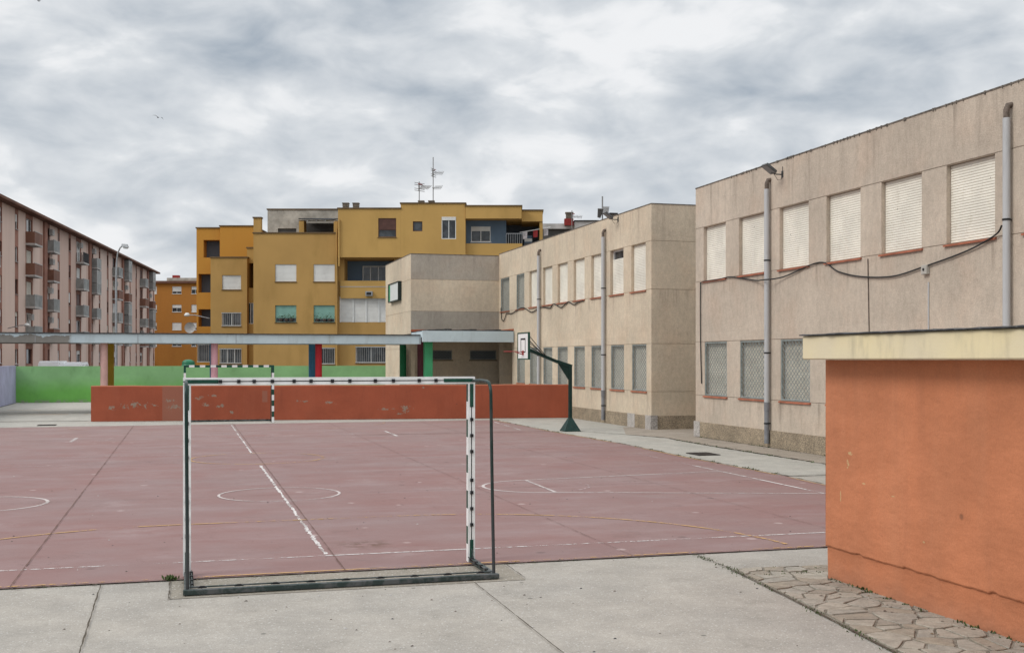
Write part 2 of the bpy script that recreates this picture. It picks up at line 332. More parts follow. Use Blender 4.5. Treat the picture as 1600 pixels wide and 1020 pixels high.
M['joint'] = mat('ground_joint_dirt', lambda n: dict(c=n.mix(n.noise(5, 4), (.04, .035, .027, 1), (.11, .085, .06, 1)), a=n.step(n.noise(9, 4, .7), .32, .42)), .95)
M['jointd'] = mat('court_joint_dirt', lambda n: dict(c=n.mix(n.noise(5, 4), (.10, .06, .045, 1), (.17, .10, .08, 1)), a=n.step(n.noise(6, 4, .7), .34, .5)), .95)
M['iron'] = plain('rusty_iron_grate', (.05, .04, .035, 1), .4, 9, .7, .4)
M['steel_box'] = plain('grey_box', (.42, .40, .36, 1), .1, 9, .6)
M['sign_w'] = plain('sign_white', (.66, .70, .70, 1), .05, 2, .35)
M['sign_f'] = plain('sign_frame', (.018, .03, .028, 1), .1, 2, .5)
M['sign_g'] = plain('sign_green', (.02, .25, .11, 1), .05, 2, .4)
M['cloth'] = plain('washing', (.6, .55, .55, 1), .3, 4, .9)
M['clothr'] = plain('red_cloth', (.4, .05, .05, 1), .3, 4, .9)

# ------------------------------------------------------------------ mesh builder
class MB:
    def __init__(s, O=(0, 0, 0), X=(1, 0, 0), Y=(0, 1, 0)):
        s.v = []; s.f = []; s.mi = []; s.mats = []; s.O = Vector(O); s.X = Vector(X); s.Y = Vector(Y); s.Z = Vector((0, 0, 1)); s.smooth = []
    def T(s, p): return s.O + s.X*p[0] + s.Y*p[1] + s.Z*p[2]
    def slot(s, m):
        m = M[m]
        if m not in s.mats: s.mats.append(m)
        return s.mats.index(m)
    def poly(s, pts, m, sm=False):
        i = len(s.v); s.v += [s.T(p) for p in pts]; s.f.append(tuple(range(i, i+len(pts)))); s.mi.append(s.slot(m)); s.smooth.append(sm)
    def mesh(s, vs, fs, m, sm=False):
        i = len(s.v); s.v += [s.T(p) for p in vs]; k = s.slot(m)
        for f in fs: s.f.append(tuple(i+j for j in f)); s.mi.append(k); s.smooth.append(sm)
    def box(s, x0, x1, y0, y1, z0, z1, m):
        s.mesh([(x0, y0, z0), (x1, y0, z0), (x1, y1, z0), (x0, y1, z0), (x0, y0, z1), (x1, y0, z1), (x1, y1, z1), (x0, y1, z1)],
               [(0, 3, 2, 1), (4, 5, 6, 7), (0, 1, 5, 4), (1, 2, 6, 5), (2, 3, 7, 6), (3, 0, 4, 7)], m)
    def cbox(s, x0, x1, y0, y1, z0, z1, m, c=.01):       # box with chamfered edges
        vs = []; fs = []
        xs = (x0, x1); ys = (y0, y1); zs = (z0, z1)
        idx = {}
        for a in (0, 1):
            for b in (0, 1):
                for d in (0, 1):
                    sx = c if a == 0 else -c; sy = c if b == 0 else -c; sz = c if d == 0 else -c
                    idx[a, b, d, 0] = len(vs); vs.append((xs[a], ys[b]+sy, zs[d]+sz))
                    idx[a, b, d, 1] = len(vs); vs.append((xs[a]+sx, ys[b], zs[d]+sz))
                    idx[a, b, d, 2] = len(vs); vs.append((xs[a]+sx, ys[b]+sy, zs[d]))
                    fs.append((idx[a, b, d, 0], idx[a, b, d, 1], idx[a, b, d, 2]))
        for a in (0, 1): fs.append(tuple(idx[a, b, d, 0] for b, d in ((0, 0), (1, 0), (1, 1), (0, 1))))
        for b in (0, 1): fs.append(tuple(idx[a, b, d, 1] for a, d in ((0, 0), (1, 0), (1, 1), (0, 1))))
        for d in (0, 1): fs.append(tuple(idx[a, b, d, 2] for a, b in ((0, 0), (1, 0), (1, 1), (0, 1))))
        for a in (0, 1):
            for b in (0, 1): fs.append((idx[a, b, 0, 0], idx[a, b, 0, 1], idx[a, b, 1, 1], idx[a, b, 1, 0]))
            for d in (0, 1): fs.append((idx[a, 0, d, 0], idx[a, 0, d, 2], idx[a, 1, d, 2], idx[a, 1, d, 0]))
        for b in (0, 1):
            for d in (0, 1): fs.append((idx[0, b, d, 1], idx[0, b, d, 2], idx[1, b, d, 2], idx[1, b, d, 1]))
        s.mesh(vs, fs, m)
    def tube(s, pts, r, m, n=8, caps=True, sm=True):
        P = [Vector(p) for p in pts]; rs = r if isinstance(r, (list, tuple)) else [r]*len(P)
        vs = []; fs = []; prev = None
        for i, p in enumerate(P):
            d = (P[min(i+1, len(P)-1)] - P[max(i-1, 0)]).normalized()
            a = prev if prev is not None else (Vector((0, 0, 1)) if abs(d.z) < .9 else Vector((1, 0, 0)))
            e1 = (a - d*a.dot(d)).normalized(); e2 = d.cross(e1); prev = e1
            for k in range(n):
                t = 2*math.pi*k/n; vs.append(p + (e1*math.cos(t)+e2*math.sin(t))*rs[i])
        for i in range(len(P)-1):
            for k in range(n): fs.append((i*n+k, i*n+(k+1) % n, (i+1)*n+(k+1) % n, (i+1)*n+k))
        s.mesh(vs, fs, m, sm)
        if caps: s.mesh([vs[k] for k in range(n)], [tuple(range(n))], m); s.mesh(vs[-n:], [tuple(range(n))], m)
    def bar(s, a, b, w, m, t=None):                      # rectangular bar a->b, width w, thickness t
        a, b = Vector(a), Vector(b); d = (b-a).normalized(); up = Vector((0, 1, 0)) if abs(d.y) < .9 else Vector((0, 0, 1))
        e1 = (up - d*up.dot(d)).normalized()*((t or w)/2); e2 = d.cross(e1).normalized()*(w/2)
        vs = [q+x*e1+y*e2 for q in (a, b) for x, y in ((-1, -1), (1, -1), (1, 1), (-1, 1))]
        s.mesh(vs, [(0, 1, 2, 3), (4, 5, 6, 7), (0, 1, 5, 4), (1, 2, 6, 5), (2, 3, 7, 6), (3, 0, 4, 7)], m)
    def lathe(s, prof, c, m, n=20):
        vs = []; fs = []
        for r, z in prof:
            for k in range(n): t = 2*math.pi*k/n; vs.append((c[0]+r*math.cos(t), c[1]+r*math.sin(t), c[2]+z))
        for i in range(len(prof)-1):
            for k in range(n): fs.append((i*n+k, i*n+(k+1) % n, (i+1)*n+(k+1) % n, (i+1)*n+k))
        s.mesh(vs, fs, m, True)
    def sub(s, O, X=(1, 0, 0), Y=(0, 1, 0)):             # builder in a nested frame
        b = MB(); b.O = s.T(O); b.X = s.X*X[0]+s.Y*X[1]; b.Y = s.X*Y[0]+s.Y*Y[1]; return b
    def build(s, name, parent=None, bevel=0):
        me = bpy.data.meshes.new(name); me.from_pydata([tuple(v) for v in s.v], [], s.f); 
        for m in s.mats: me.materials.append(m)
        me.polygons.foreach_set('material_index', s.mi); me.polygons.foreach_set('use_smooth', s.smooth); me.update()
        o = bpy.data.objects.new(name, me); col.objects.link(o)
        if parent: o.parent = parent
        return o
def frame(b): return dict(O=tuple(b.O), X=tuple(b.X), Y=tuple(b.Y))
def tag(o, label=None, cat=None, group=None, kind=None):
    if label: o['label'] = label
    if cat: o['category'] = cat
    if group: o['group'] = group
    if kind: o['kind'] = kind
    return o
def thing(name, label, cat, loc=(0, 0, 0), rz=0, group=None):
    o = bpy.data.objects.new(name, None); col.objects.link(o); o.empty_display_size = .3
    o.location = loc; o.rotation_euler = (0, 0, rz); return tag(o, label, cat, group)
def struct(name, mb): return tag(mb.build(name), kind='structure')
def copy_tree(o, parent=None):
    c = o.copy(); col.objects.link(c); c.parent = parent
    for ch in o.children: copy_tree(ch, c)
    return c

def facade(b, W, z0, z1, ops, m, grooves=(), g=.007, gd=.02, reveal=.17, matfn=None, rm=None):
    """wall face in the builder's x-z plane (y into the wall) with openings (x0,x1,za,zb) and recessed joints"""
    zs = {z0, z1}
    for a in grooves: zs |= {a-g, a+g}
    xs = {0, W}
    for o in ops: xs |= {o[0], o[1]}; zs |= {o[2], o[3]}
    if matfn:
        for x in matfn.cuts: xs.add(x)
    zs = sorted(z for z in zs if z0 <= z <= z1); xs = sorted(x for x in xs if 0 <= x <= W)
    for i in range(len(xs)-1):
        for j in range(len(zs)-1):
            xm, zm = (xs[i]+xs[i+1])/2, (zs[j]+zs[j+1])/2
            if any(o[0] < xm < o[1] and o[2] < zm < o[3] for o in ops): continue
            y = gd if any(abs(zm-a) < g for a in grooves) else 0
            b.poly([(xs[i], y, zs[j]), (xs[i+1], y, zs[j]), (xs[i+1], y, zs[j+1]), (xs[i], y, zs[j+1])], matfn(xm, zm) if matfn else m)
    for a in grooves:
        for q in (a-g, a+g): b.poly([(0, 0, q), (W, 0, q), (W, gd, q), (0, gd, q)], m)
    for o in ops:
        x0, x1, a, c = o[:4]; r = o[4] if len(o) > 4 else reveal; mm = rm or (matfn((x0+x1)/2, c+.01) if matfn else m)
        b.poly([(x0, 0, a), (x0, r, a), (x0, r, c), (x0, 0, c)], mm); b.poly([(x1, 0, a), (x1, r, a), (x1, r, c), (x1, 0, c)], mm)
        b.poly([(x0, 0, a), (x1, 0, a), (x1, r, a), (x0, r, a)], mm); b.poly([(x0, 0, c), (x1, 0, c), (x1, r, c), (x0, r, c)], mm)

def slats(b, x0, x1, y, z0, z1, m, p=.045, d=.009):
    n = max(2, int(round((z1-z0)/p))); p = (z1-z0)/n; vs = []; fs = []
    for i in range(n):
        z = z0+i*p
        for (zz, yy) in ((z, y), (z+.14*p, y-d), (z+.72*p, y-d*.8), (z+p*.97, y-.0*d)):
            vs += [(x0, yy, zz), (x1, yy, zz)]
        k = 8*i
        for j in range(3): fs.append((k+2*j, k+2*j+1, k+2*j+3, k+2*j+2))
    b.mesh(vs, fs, m); b.poly([(x0, y+.012, z0), (x1, y+.012, z0), (x1, y+.012, z1), (x0, y+.012, z1)], m)

def window(par, b, x0, x1, z0, z1, style, r=.17, sill='sill', fm='frame_w', sm='shutter', div=1, frac=.45, p=.054, bars=8, out=.05, label=None):
    """window part (frame) at the back of its opening, with pane / shutter / grille / sill as sub-parts"""
    f = MB(**frame(b)); w = .05; y0, y1 = r-.045, r+.03
    f.box(x0, x0+w, y0, y1, z0, z1, fm); f.box(x1-w, x1, y0, y1, z0, z1, fm); f.box(x0+w, x1-w, y0, y1, z1-w, z1, fm); f.box(x0+w, x1-w, y0, y1, z0, z0+w, fm)
    for k in range(1, div):
        xx = x0+(x1-x0)*k/div; f.box(xx-.025, xx+.025, y0+.004, y1-.004, z0+w, z1-w, fm)
    f.poly([(x0-.02, r+.06, z0-.02), (x1+.02, r+.06, z0-.02), (x1+.02, r+.06, z1+.02), (x0-.02, r+.06, z1+.02)], 'recess')
    fo = f.build('window', par)
    if label: fo['label'] = label
    if style in ('glass', 'half', 'bars', 'low'):
        q = MB(**frame(b)); zt = z1-w if style != 'half' else z1-(z1-z0)*frac
        q.poly([(x0+w, r+.01, z0+w), (x1-w, r+.01, z0+w), (x1-w, r+.01, zt), (x0+w, r+.01, zt)], 'glass'); q.build('pane', fo)
    if style in ('shutter', 'half', 'sgrille', 'tgrille', 'low'):
        q = MB(**frame(b)); za = z0+.012 if style != 'half' else z1-(z1-z0)*frac
        if style == 'low': slats(q, x0+.01, x1-.01, r-.06, za, z1-(z1-z0)*(1-frac), sm, p, .013)
        elif style == 'half' or style == 'shutter': slats(q, x0+.01, x1-.01, r-.06, za, z1-.004, sm, p, .013)
        else: slats(q, x0+.02, x1-.02, r-.025, za, z1-.004, sm, p, .008)
        q.build('shutter', fo)
    if style in ('sgrille', 'tgrille'):                  # diamond mesh near the wall face
        q = MB(**frame(b)); y = .028; t = .018
        for (a, c, d, e) in ((x0+.004, x0+.044, z0+.004, z1-.004), (x1-.044, x1-.004, z0+.004, z1-.004), (x0+.044, x1-.044, z1-.046, z1-.004), (x0+.044, x1-.044, z0+.004, z0+.046)):
            q.box(a, c, y-t, y+t, d, e, 'grille')
        W, H = x1-x0-.08, z1-z0-.08; dx, dz = .16, .14; sl = dz/dx
        for s_ in (1, -1):
            c0 = -H/sl
            k = int(c0/dx)-1
            while k*dx < W:
                # line x = k*dx + h/sl
                h0 = max(0, -k*dx*sl); h1 = min(H, (W-k*dx)*sl)
                if h1 > h0+.02:
                    xa, xb = k*dx+h0/sl, k*dx+h1/sl
                    if s_ < 0: xa, xb = W-xa, W-xb
                    q.bar((x0+.04+xa, y+s_*.005, z0+.04+h0), (x0+.04+xb, y+s_*.005, z0+.04+h1), .013, 'grille', .008)
                k += 1
        q.build('grille', fo)
    if style == 'bars':
        q = MB(**frame(b)); y = -.03 if r > .1 else -.05
        for k in range(bars+1):
            xx = x0+(x1-x0)*k/bars; q.bar((xx, y, z0-.02), (xx, y, z1+.02), .016, 'slabw')
        for zz in (z0+.05, z1-.05): q.bar((x0-.04, y+.014, zz), (x1+.04, y+.014, zz), .03, 'frame_w')
        for xx in (x0-.02, x1+.02): q.bar((xx, y+.02, z0+.05), (xx, r*.3+.02, z0+.05), .02, 'frame_w')
        q.build('grille', fo)
    if sill:
        q = MB(**frame(b)); e = .05
        q.mesh([(x0-e, -out, z0-.055), (x1+e, -out, z0-.055), (x1+e, r-.06, z0-.005), (x0-e, r-.06, z0-.005),
                (x0-e, -out, z0-.02), (x1+e, -out, z0-.02), (x1+e, r-.06, z0+.014), (x0-e, r-.06, z0+.014)] if out else [], [(0, 3, 2, 1), (4, 5, 6, 7), (0, 1, 5, 4), (1, 2, 6, 5), (2, 3, 7, 6), (3, 0, 4, 7)], sill)
        q.build('sill', fo)
    return fo

# ------------------------------------------------------------------ ground
def flat(pts, z, m):
    b = MB(); b.poly([(x, y, z) for x, y in pts], m); return b
GZ = -.012
g = MB(); g.poly([(-400, -60, GZ-.03), (400, -60, GZ-.03), (400, 600, GZ-.03), (-400, 600, GZ-.03)], 'asphalt'); struct('ground', g)
g = flat([(-20, -8), (24, -8), (24, 65.6), (-8.45, 65.6), (-8.45, 40), (-20, 40)], GZ, 'concrete'); struct('pavement', g)
g = flat([(-8.4, 46.3), (30, 43.2), (30, 65.5), (-8.4, 65.5)], GZ+.004, 'concrete_l'); struct('rear_yard', g)
EDGE = [(11.15, 12.37), (11.22, 18.4), (11.33, 20.2), (11.30, 24.9), (11.42, 29.2), (11.25, 34.8), (11.3, 41.95)]
g = flat([(-20, 12.37)]+EDGE+[(-20, 41.4)], 0, 'court'); struct('court', g)
# pale concrete strips round the court
g = flat([(11.3, 20.14)]+EDGE[3:]+[(14.6, 42.0), (14.6, 36.5), (12.96, 32.7), (13.55, 31.0), (13.4, 28.4), (13.42, 25.9), (13.5, 22.3), (13.6, 20.14)], GZ+.004, 'concrete_l'); struct('side_strip', g)
g = flat([(-20, 41.45), (11.25, 42.0), (14.6, 42.05), (14.6, 43.4), (-3.3, 45.4), (-20, 46.4)], GZ+.004, 'concrete_l'); struct('far_strip', g)
g = flat([(14.75, 20.1), (13.62, 20.1), (13.51, 22.3), (13.43, 25.9), (13.41, 28.4), (13.56, 31.0), (12.97, 32.7), (14.3, 36.3), (14.75, 36.3), (20, 36.3), (20, 20.1)], GZ+.008, 'concrete_w'); struct('side_paving', g)
g = flat([(-.12, 11.42), (3.42, 11.42), (3.44, 12.36), (-.12, 12.36)], GZ+.004, 'concrete_r'); struct('goal_pad', g)
PAVE = [(5.2, 4), (9.5, 4), (9.5, 11.3), (6.9, 11.32), (6.04, 11.4), (5.73, 11.37), (5.66, 10.74), (5.54, 9.57), (5.40, 8.48), (5.25, 7.2)]
g = flat(PAVE, GZ+.004, 'mortar'); struct('paving_bed', g)
def clip(poly, p, nrm):
    out = []
    for i in range(len(poly)):
        a, c = poly[i], poly[(i+1) % len(poly)]; da, dc = (a-p).dot(nrm), (c-p).dot(nrm)
        if da <= 0: out.append(a)
        if da*dc < 0: out.append(a.lerp(c, da/(da-dc)))
    return out
g = MB(); pr = random.Random(5); seeds = []
yy = 6.3
while yy < 11.6:
    xx = 5.0+pr.uniform(0, .2)
    while xx < 8.2: seeds.append(Vector((xx+pr.uniform(-.14, .14), yy+pr.uniform(-.12, .12)))); xx += pr.uniform(.15, .5)
    yy += pr.uniform(.15, .27)
inside = [Vector(q) for q in ((5.27, 6.4), (8.0, 6.4), (8.0, 11.27), (6.9, 11.28), (6.04, 11.35), (5.78, 11.33), (5.71, 10.74), (5.59, 9.57), (5.45, 8.48), (5.28, 7.0))]
for sd in seeds:
    poly = list(inside)
    for o_ in seeds:
        if o_ is sd or (o_-sd).length > 1.1: continue
        nn = (o_-sd).normalized(); poly = clip(poly, (sd+o_)/2-nn*.009, nn)
        if len(poly) < 3: break
    if len(poly) < 3: continue
    pts_ = []
    for i in range(len(poly)):
        a, c = poly[i], poly[(i+1) % len(poly)]; k = max(1, int((c-a).length/.045))
        for j in range(k):
            q = a.lerp(c, j/k); ctr = sum(poly, Vector((0, 0)))/len(poly)
            q = q.lerp(ctr, pr.uniform(.0, .06)+(.02 if j == 0 else 0)); pts_.append(q)
    if len(pts_) < 5: continue
    ctr = sum(pts_, Vector((0, 0)))/len(pts_); h_ = GZ+.012+pr.uniform(0, .007); tx, ty = pr.uniform(-.02, .02), pr.uniform(-.02, .02); N_ = len(pts_)
    vs = [(q.x, q.y, GZ+.003) for q in pts_]+[(q.x, q.y, h_-.004+(q.x-ctr.x)*tx+(q.y-ctr.y)*ty) for q in pts_]
    vs += [(ctr.x+(q.x-ctr.x)*.95, ctr.y+(q.y-ctr.y)*.95, h_+(q.x-ctr.x)*tx+(q.y-ctr.y)*ty) for q in pts_]
    m_ = pr.choice(('stone_a', 'stone_b', 'stone_c'))
    g.mesh(vs, [(i, (i+1) % N_, N_+(i+1) % N_, N_+i) for i in range(N_)]+[(N_+i, N_+(i+1) % N_, 2*N_+(i+1) % N_, 2*N_+i) for i in range(N_)]+[tuple(2*N_+i for i in range(N_))], m_)
struct('stone_paving', g)

def strip(b, pts, w, z, m, jit=.0, seg=.25):
    P = [Vector((x, y)) for x, y in pts]; Q = []
    for a, c in zip(P, P[1:]):
        k = max(1, int((c-a).length/seg))
        Q += [a.lerp(c, i/k) for i in range(k)]
    Q.append(P[-1]); L = []
    for i, q in enumerate(Q):
        d = (Q[min(i+1, len(Q)-1)]-Q[max(0, i-1)]).normalized(); nn = Vector((-d.y, d.x)); ww = w/2*(1+rnd.uniform(-jit, jit)); o = rnd.uniform(-jit, jit)*w*.6
        L.append((q+nn*(o+ww), q+nn*(o-ww)))
    vs = [(p.x, p.y, z) for l in L for p in l]
    b.mesh(vs, [(2*i, 2*i+2, 2*i+3, 2*i+1) for i in range(len(L)-1)], m)
def arc(cx, cy, r, a0, a1, n=48): return [(cx+r*math.cos(R(a0+(a1-a0)*i/n)), cy+r*math.sin(R(a0+(a1-a0)*i/n))) for i in range(n+1)]
W = MB(); LZ = .004; lw = .05
strip(W, [(-20, 13.40), (11.1, 13.40)], .045, LZ, 'line_w')
strip(W, [(1.60, 13.5), (1.60, 25.2)], .045, LZ, 'line_b', .5, .07)
strip(W, [(1.60, 28.5), (1.62, 41.2)], .045, LZ, 'line_w', .3, .2)
strip(W, arc(1.57, 19.75, 1.0, 0, 360), .045, LZ+.001, 'line_c')
strip(W, arc(-3.08, 19.65, 1.0, -90, 90), .055, LZ, 'line_c')
strip(W, arc(1.63, 35.35, 1.0, 0, 360), .05, LZ+.001, 'line_wf')
strip(W, [(10.48, 17.30), (6.14, 18.72)] + arc(6.17, 19.74, 1.02, -92, -268, 30) + [(6.21, 20.77), (10.52, 21.35)], .055, LZ, 'line_c')
strip(W, [(6.21, 20.77), (6.14, 18.72)], .06, LZ+.002, 'line_c')
strip(W, arc(6.17, 19.74, .9, -60, 60, 14), .05, LZ, 'line_wf')
strip(W, [(10.57, 13.4), (10.48, 17.3), (10.54, 22.6)], .055, LZ+.001, 'line_w')
strip(W, [(10.54, 22.6), (10.6, 26.1)], .05, LZ, 'line_wf')
strip(W, [(-20, 28.5), (10.6, 28.5)], .055, LZ, 'line_wf')
strip(W, [(-20, 26.4), (10.6, 26.3)], .05, LZ, 'line_wf')
strip(W, [(6.18, 36.3), (6.14, 33.86)], .08, LZ, 'line_w'); strip(W, [(6.14, 33.86), (10.5, 33.2)], .05, LZ, 'line_wf'); strip(W, arc(6.17, 35.05, 1.2, 90, 270, 20), .05, LZ, 'line_wf')
strip(W, [(-2.98, 33.71), (-2.97, 35.7)], .09, LZ, 'line_w'); strip(W, [(-9, 33.0), (-3.0, 33.71)], .05, LZ, 'line_wf'); strip(W, arc(-3.0, 34.7, 1.0, -80, 80, 20), .05, LZ, 'line_wf')
strip(W, [(10.95, 40.6), (10.5, 35.7)], .05, LZ, 'line_w')
strip(W, [(-20, 41.0), (10.9, 41.2)], .05, LZ, 'line_wf')
tag(struct('white_line', W))
Yb = MB()
strip(Yb, arc(.05, 12.45, 4.0, 178, 90, 30) + arc(3.1, 12.45, 4.05, 90, 3, 30), .05, LZ+.003, 'line_y')
strip(Yb, arc(1.65, 27.05, 1.5, 0, 360), .05, LZ+.003, 'line_y')
strip(Yb, arc(.05, 42.0, 4.0, 182, 270, 30) + arc(3.1, 42.0, 4.0, 270, 360, 30), .05, LZ+.003, 'line_yf')
strip(Yb, [(-20, 12.43), (11.1, 12.43)], .04, LZ+.003, 'line_y'); strip(Yb, [(x-.06, y) for x, y in EDGE[1:]], .045, LZ+.003, 'line_y')
for x0, x1, y in ((-7, -4.6, 51.5), (-4, -3.0, 51.3), (-7.6, -6.2, 56)): strip(Yb, [(x0, y), (x1, y-.1)], .16, GZ+.008, 'line_y')
tag(struct('yellow_line', Yb))
J = MB()
for x, w in ((-1.66, .011), (1.68, .010), (5.0, .007), (8.33, .007)): strip(J, [(x, 12.4), (x+.03, 41.6)], w, LZ+.008, 'jointd', .5, .2)
for y in (19.6, 26.9, 34.4): strip(J, [(-20, y), (11.2, y)], .009, LZ+.0085, 'jointd', .5, .3)
strip(J, [(5.2, 34.6), (11.2, 34.7)], .05, LZ+.009, 'jointd', .6, .2)
jz = GZ+.016
strip(J, [(-.80, 12.36), (-.74, 6)], .011, jz, 'joint', .5, .08); strip(J, [(2.86, 11.38), (2.80, 5)], .008, jz, 'joint', .5, .08)
strip(J, [(5.76, 12.36), (5.72, 11.36), (5.66, 10.74), (5.54, 9.57), (5.40, 8.48), (5.22, 6.8)], .014, jz+.001, 'joint', .7, .08)
strip(J, [(-.13, 11.40), (-.13, 12.3)], .01, jz, 'joint', .7, .06); strip(J, [(3.43, 11.5), (3.45, 12.3)], .008, jz, 'joint', .7, .06)
strip(J, [(-8, 11.1), (-.8, 11.12)], .0, jz, 'joint')
strip(J, [(-20, 12.355), (11.2, 12.355)], .013, jz+.002, 'joint', .7, .1)
strip(J, [(x+.03, y) for x, y in EDGE[1:]], .04, jz+.003, 'joint', .8, .2)
strip(J, [(13.5, 20.1), (13.50, 22.3), (13.42, 25.9), (13.4, 28.4), (13.55, 31.0), (12.96, 32.7), (12.0, 34.6), (11.3, 34.7)], .05, jz+.004, 'joint', .8, .15)
strip(J, [(11.35, 20.12), (14.6, 20.12)], .06, jz+.005, 'joint', .6, .15)
strip(J, [(-20, 46.35), (-3.4, 45.35)], .09, jz, 'joint', .3, .3); strip(J, [(-20, 41.42), (11.25, 41.97)], .05, jz+.002, 'joint', .5, .3)
strip(J, [(-6, 39.6), (-4.2, 39.0)], .03, LZ+.012, 'jointd', .6, .2)
strip(J, [(14.62, 4), (14.62, 31.3)], .03, jz, 'joint', .6, .2)
tag(struct('ground_joint', J))
def grate(x0, x1, y0, y1, label):
    b = MB(); z = GZ+.01; b.box(x0, x1, y0, y0+.04, z, z+.014, 'iron'); b.box(x0, x1, y1-.04, y1, z, z+.014, 'iron')
    b.box(x0, x0+.04, y0+.04, y1-.04, z, z+.014, 'iron'); b.box(x1-.04, x1, y0+.04, y1-.04, z, z+.014, 'iron')
    b.poly([(x0+.03, y0+.03, z+.002), (x1-.03, y0+.03, z+.002), (x1-.03, y1-.03, z+.002), (x0+.03, y1-.03, z+.002)], 'black')
    k = x0+.09
    while k < x1-.06: b.box(k-.02, k+.02, y0+.04, y1-.04, z+.003, z+.011, 'iron'); k += .07
    tag(b.build('drain_grate'), label, 'grate')
grate(11.78, 12.34, 25.0, 25.75, 'rusty iron drain grate set in the pale concrete strip beside the school')
grate(-4.85, -4.25, 42.6, 43.1, 'dark drain grate in the pale strip left of the brick red wall')

# ------------------------------------------------------------------ school buildings
GR = (1.23, 2.80, 4.58, 6.16); HT = 7.35
def plinth(b, W, bb=None):
    b.box(0, W, -.035, .0, 0, .44, 'plinth')
def drainpipe(par, b, x, ztop=6.95, zb=.1, cuts=()):
    q = MB(**frame(b)); y = -.105; r = .068
    q.tube([(x, y, zb), (x, y, 1.0)], r*.97, 'pipe_d', 16); q.tube([(x, y, 1.0), (x, y, ztop-.25)], r, 'pipe', 16)
    q.tube([(x, y, .95), (x, y, 1.17)], r*1.06, 'pipe_d', 16)
    q.tube([(x, y, ztop-.25), (x, y, ztop-.1), (x, y+.03, ztop-.02), (x, .02, ztop)], r*.82, 'rust', 12)
    for z in (.62, 2.45, 4.85): q.tube([(x, y, z-.018), (x, y, z+.018)], r*1.13, 'black', 16); q.bar((x, y, z), (x, .02, z), .03, 'black')
    q.build('drainpipe', par)

# near block: local x runs towards the camera along its facade, y into the building
nb = thing('school_building', 'near two storey beige concrete school block with six closed ivory shutters upstairs', 'building', (14.69, 31.41, 0), R(-90))
Ln, Dn = 26.0, 11.0
def near_x(v): return 31.41-v
ups = []; lows = []
v = 30.87
for k in range(11): ups.append((near_x(30.87-2.232*k), near_x(30.87-2.232*k)+1.43, 4.58, 6.15)); lows.append((near_x(30.80-2.225*k), near_x(30.80-2.225*k)+1.43, 1.23, 2.79))
w = MB(); facade(w, Ln, .0, HT, ups+lows, 'school', GR)
e = w.sub((Ln, 0, 0), (0, 1, 0), (-1, 0, 0)); facade(e, Dn, 0, HT, [], 'school', GR); w.mesh(e.v, e.f, 'school')
e = w.sub((0, Dn, 0), (0, -1, 0), (1, 0, 0)); facade(e, Dn, 0, HT, [], 'school', GR); w.mesh(e.v, e.f, 'school')
w.poly([(0, Dn, 0), (Ln, Dn, 0), (Ln, Dn, HT), (0, Dn, HT)], 'school')
w.build('wall', nb)
q = MB(); q.box(-.035, Ln, -.035, 0.0, -.02, .44, 'plinth'); q.box(-.035, -.0, 0, Dn, -.02, .44, 'plinth'); q.box(-.045, .36, -.045, -.032, -.02, .455, 'granite'); q.build('plinth', nb)
q = MB(); q.box(-.012, Ln, -.012, .25, HT, HT+.03, 'cap'); q.box(-.012, .25, .25, Dn, HT, HT+.03, 'cap')
for k in range(60):
    x = rnd.uniform(2, 15); s_ = rnd.uniform(.004, .02); q.box(x, x+s_*2, -.02, .03, HT-.01*rnd.random()-.02, HT+.03+s_*.5, 'cap')
q.build('coping', nb)
q = MB(); q.poly([(.2, .2, HT-.15), (Ln, .2, HT-.15), (Ln, Dn, HT-.15), (.2, Dn, HT-.15)], 'roofing'); q.build('roof', nb)
bb = MB()
for k, o in enumerate(ups): window(nb, bb, *o[:4], 'shutter')
for k, o in enumerate(lows): window(nb, bb, *o[:4], 'sgrille', sm='shutter_old', out=.045)
drainpipe(nb, bb, near_x(26.88)); drainpipe(nb, bb, near_x(17.84), 6.97)
q = MB(); q.tube([(near_x(22.44), -.012, 4.52), (near_x(22.42), -.014, 3.9), (near_x(22.39), -.012, 2.82)], .012, 'rust', 6); q.build('conduit', nb)
q = MB(); q.tube([(near_x(20.27), -.012, 3.86), (near_x(20.27), -.012, 2.82)], .016, 'pipe', 6); q.build('conduit', nb)

# far block with its wing
fb = thing('school_building', 'far beige concrete school block with a wing and entrance porch behind the basketball hoop', 'building', (14.69, 34.78, 0), R(90))
# local frame: origin at near corner; x = +v ; y = -u ... facade seen from -u, so build with explicit frame
FX, FY = (-1, 0, 0), (0, -1, 0)     # facade x towards the camera (-v) and inward (+u) in local axes
V0 = 34.78; Vw = 53.55
Lf = Vw-V0
def fbf(O): return MB(O=O, X=FX, Y=FY)
def far_x(v): return Vw-v
fo = (Lf, 0, 0)
upf = [(53.25, 51.74), (50.55, 49.29), (48.52, 47.26), (46.52, 45.24), (44.54, 43.27), (42.55, 41.27), (40.53, 39.25), (38.54, 37.25), (36.53, 35.26)]
lof = [(50.45, 49.22), (48.43, 47.2), (46.47, 45.24), (44.54, 43.27), (42.49, 41.24), (40.51, 39.28), (38.46, 37.2), (36.46, 35.2)]
ups = [(far_x(a), far_x(b_), 4.58, 6.15) for a, b_ in upf]; lows = [(far_x(a), far_x(b_), 1.23, 2.79) for a, b_ in lof]
w = fbf(fo); porch = (0, far_x(51.25), -.0, 3.62, 2.4)
facade(w, Lf, 0, HT, ups+lows+[porch], 'school_far', GR)
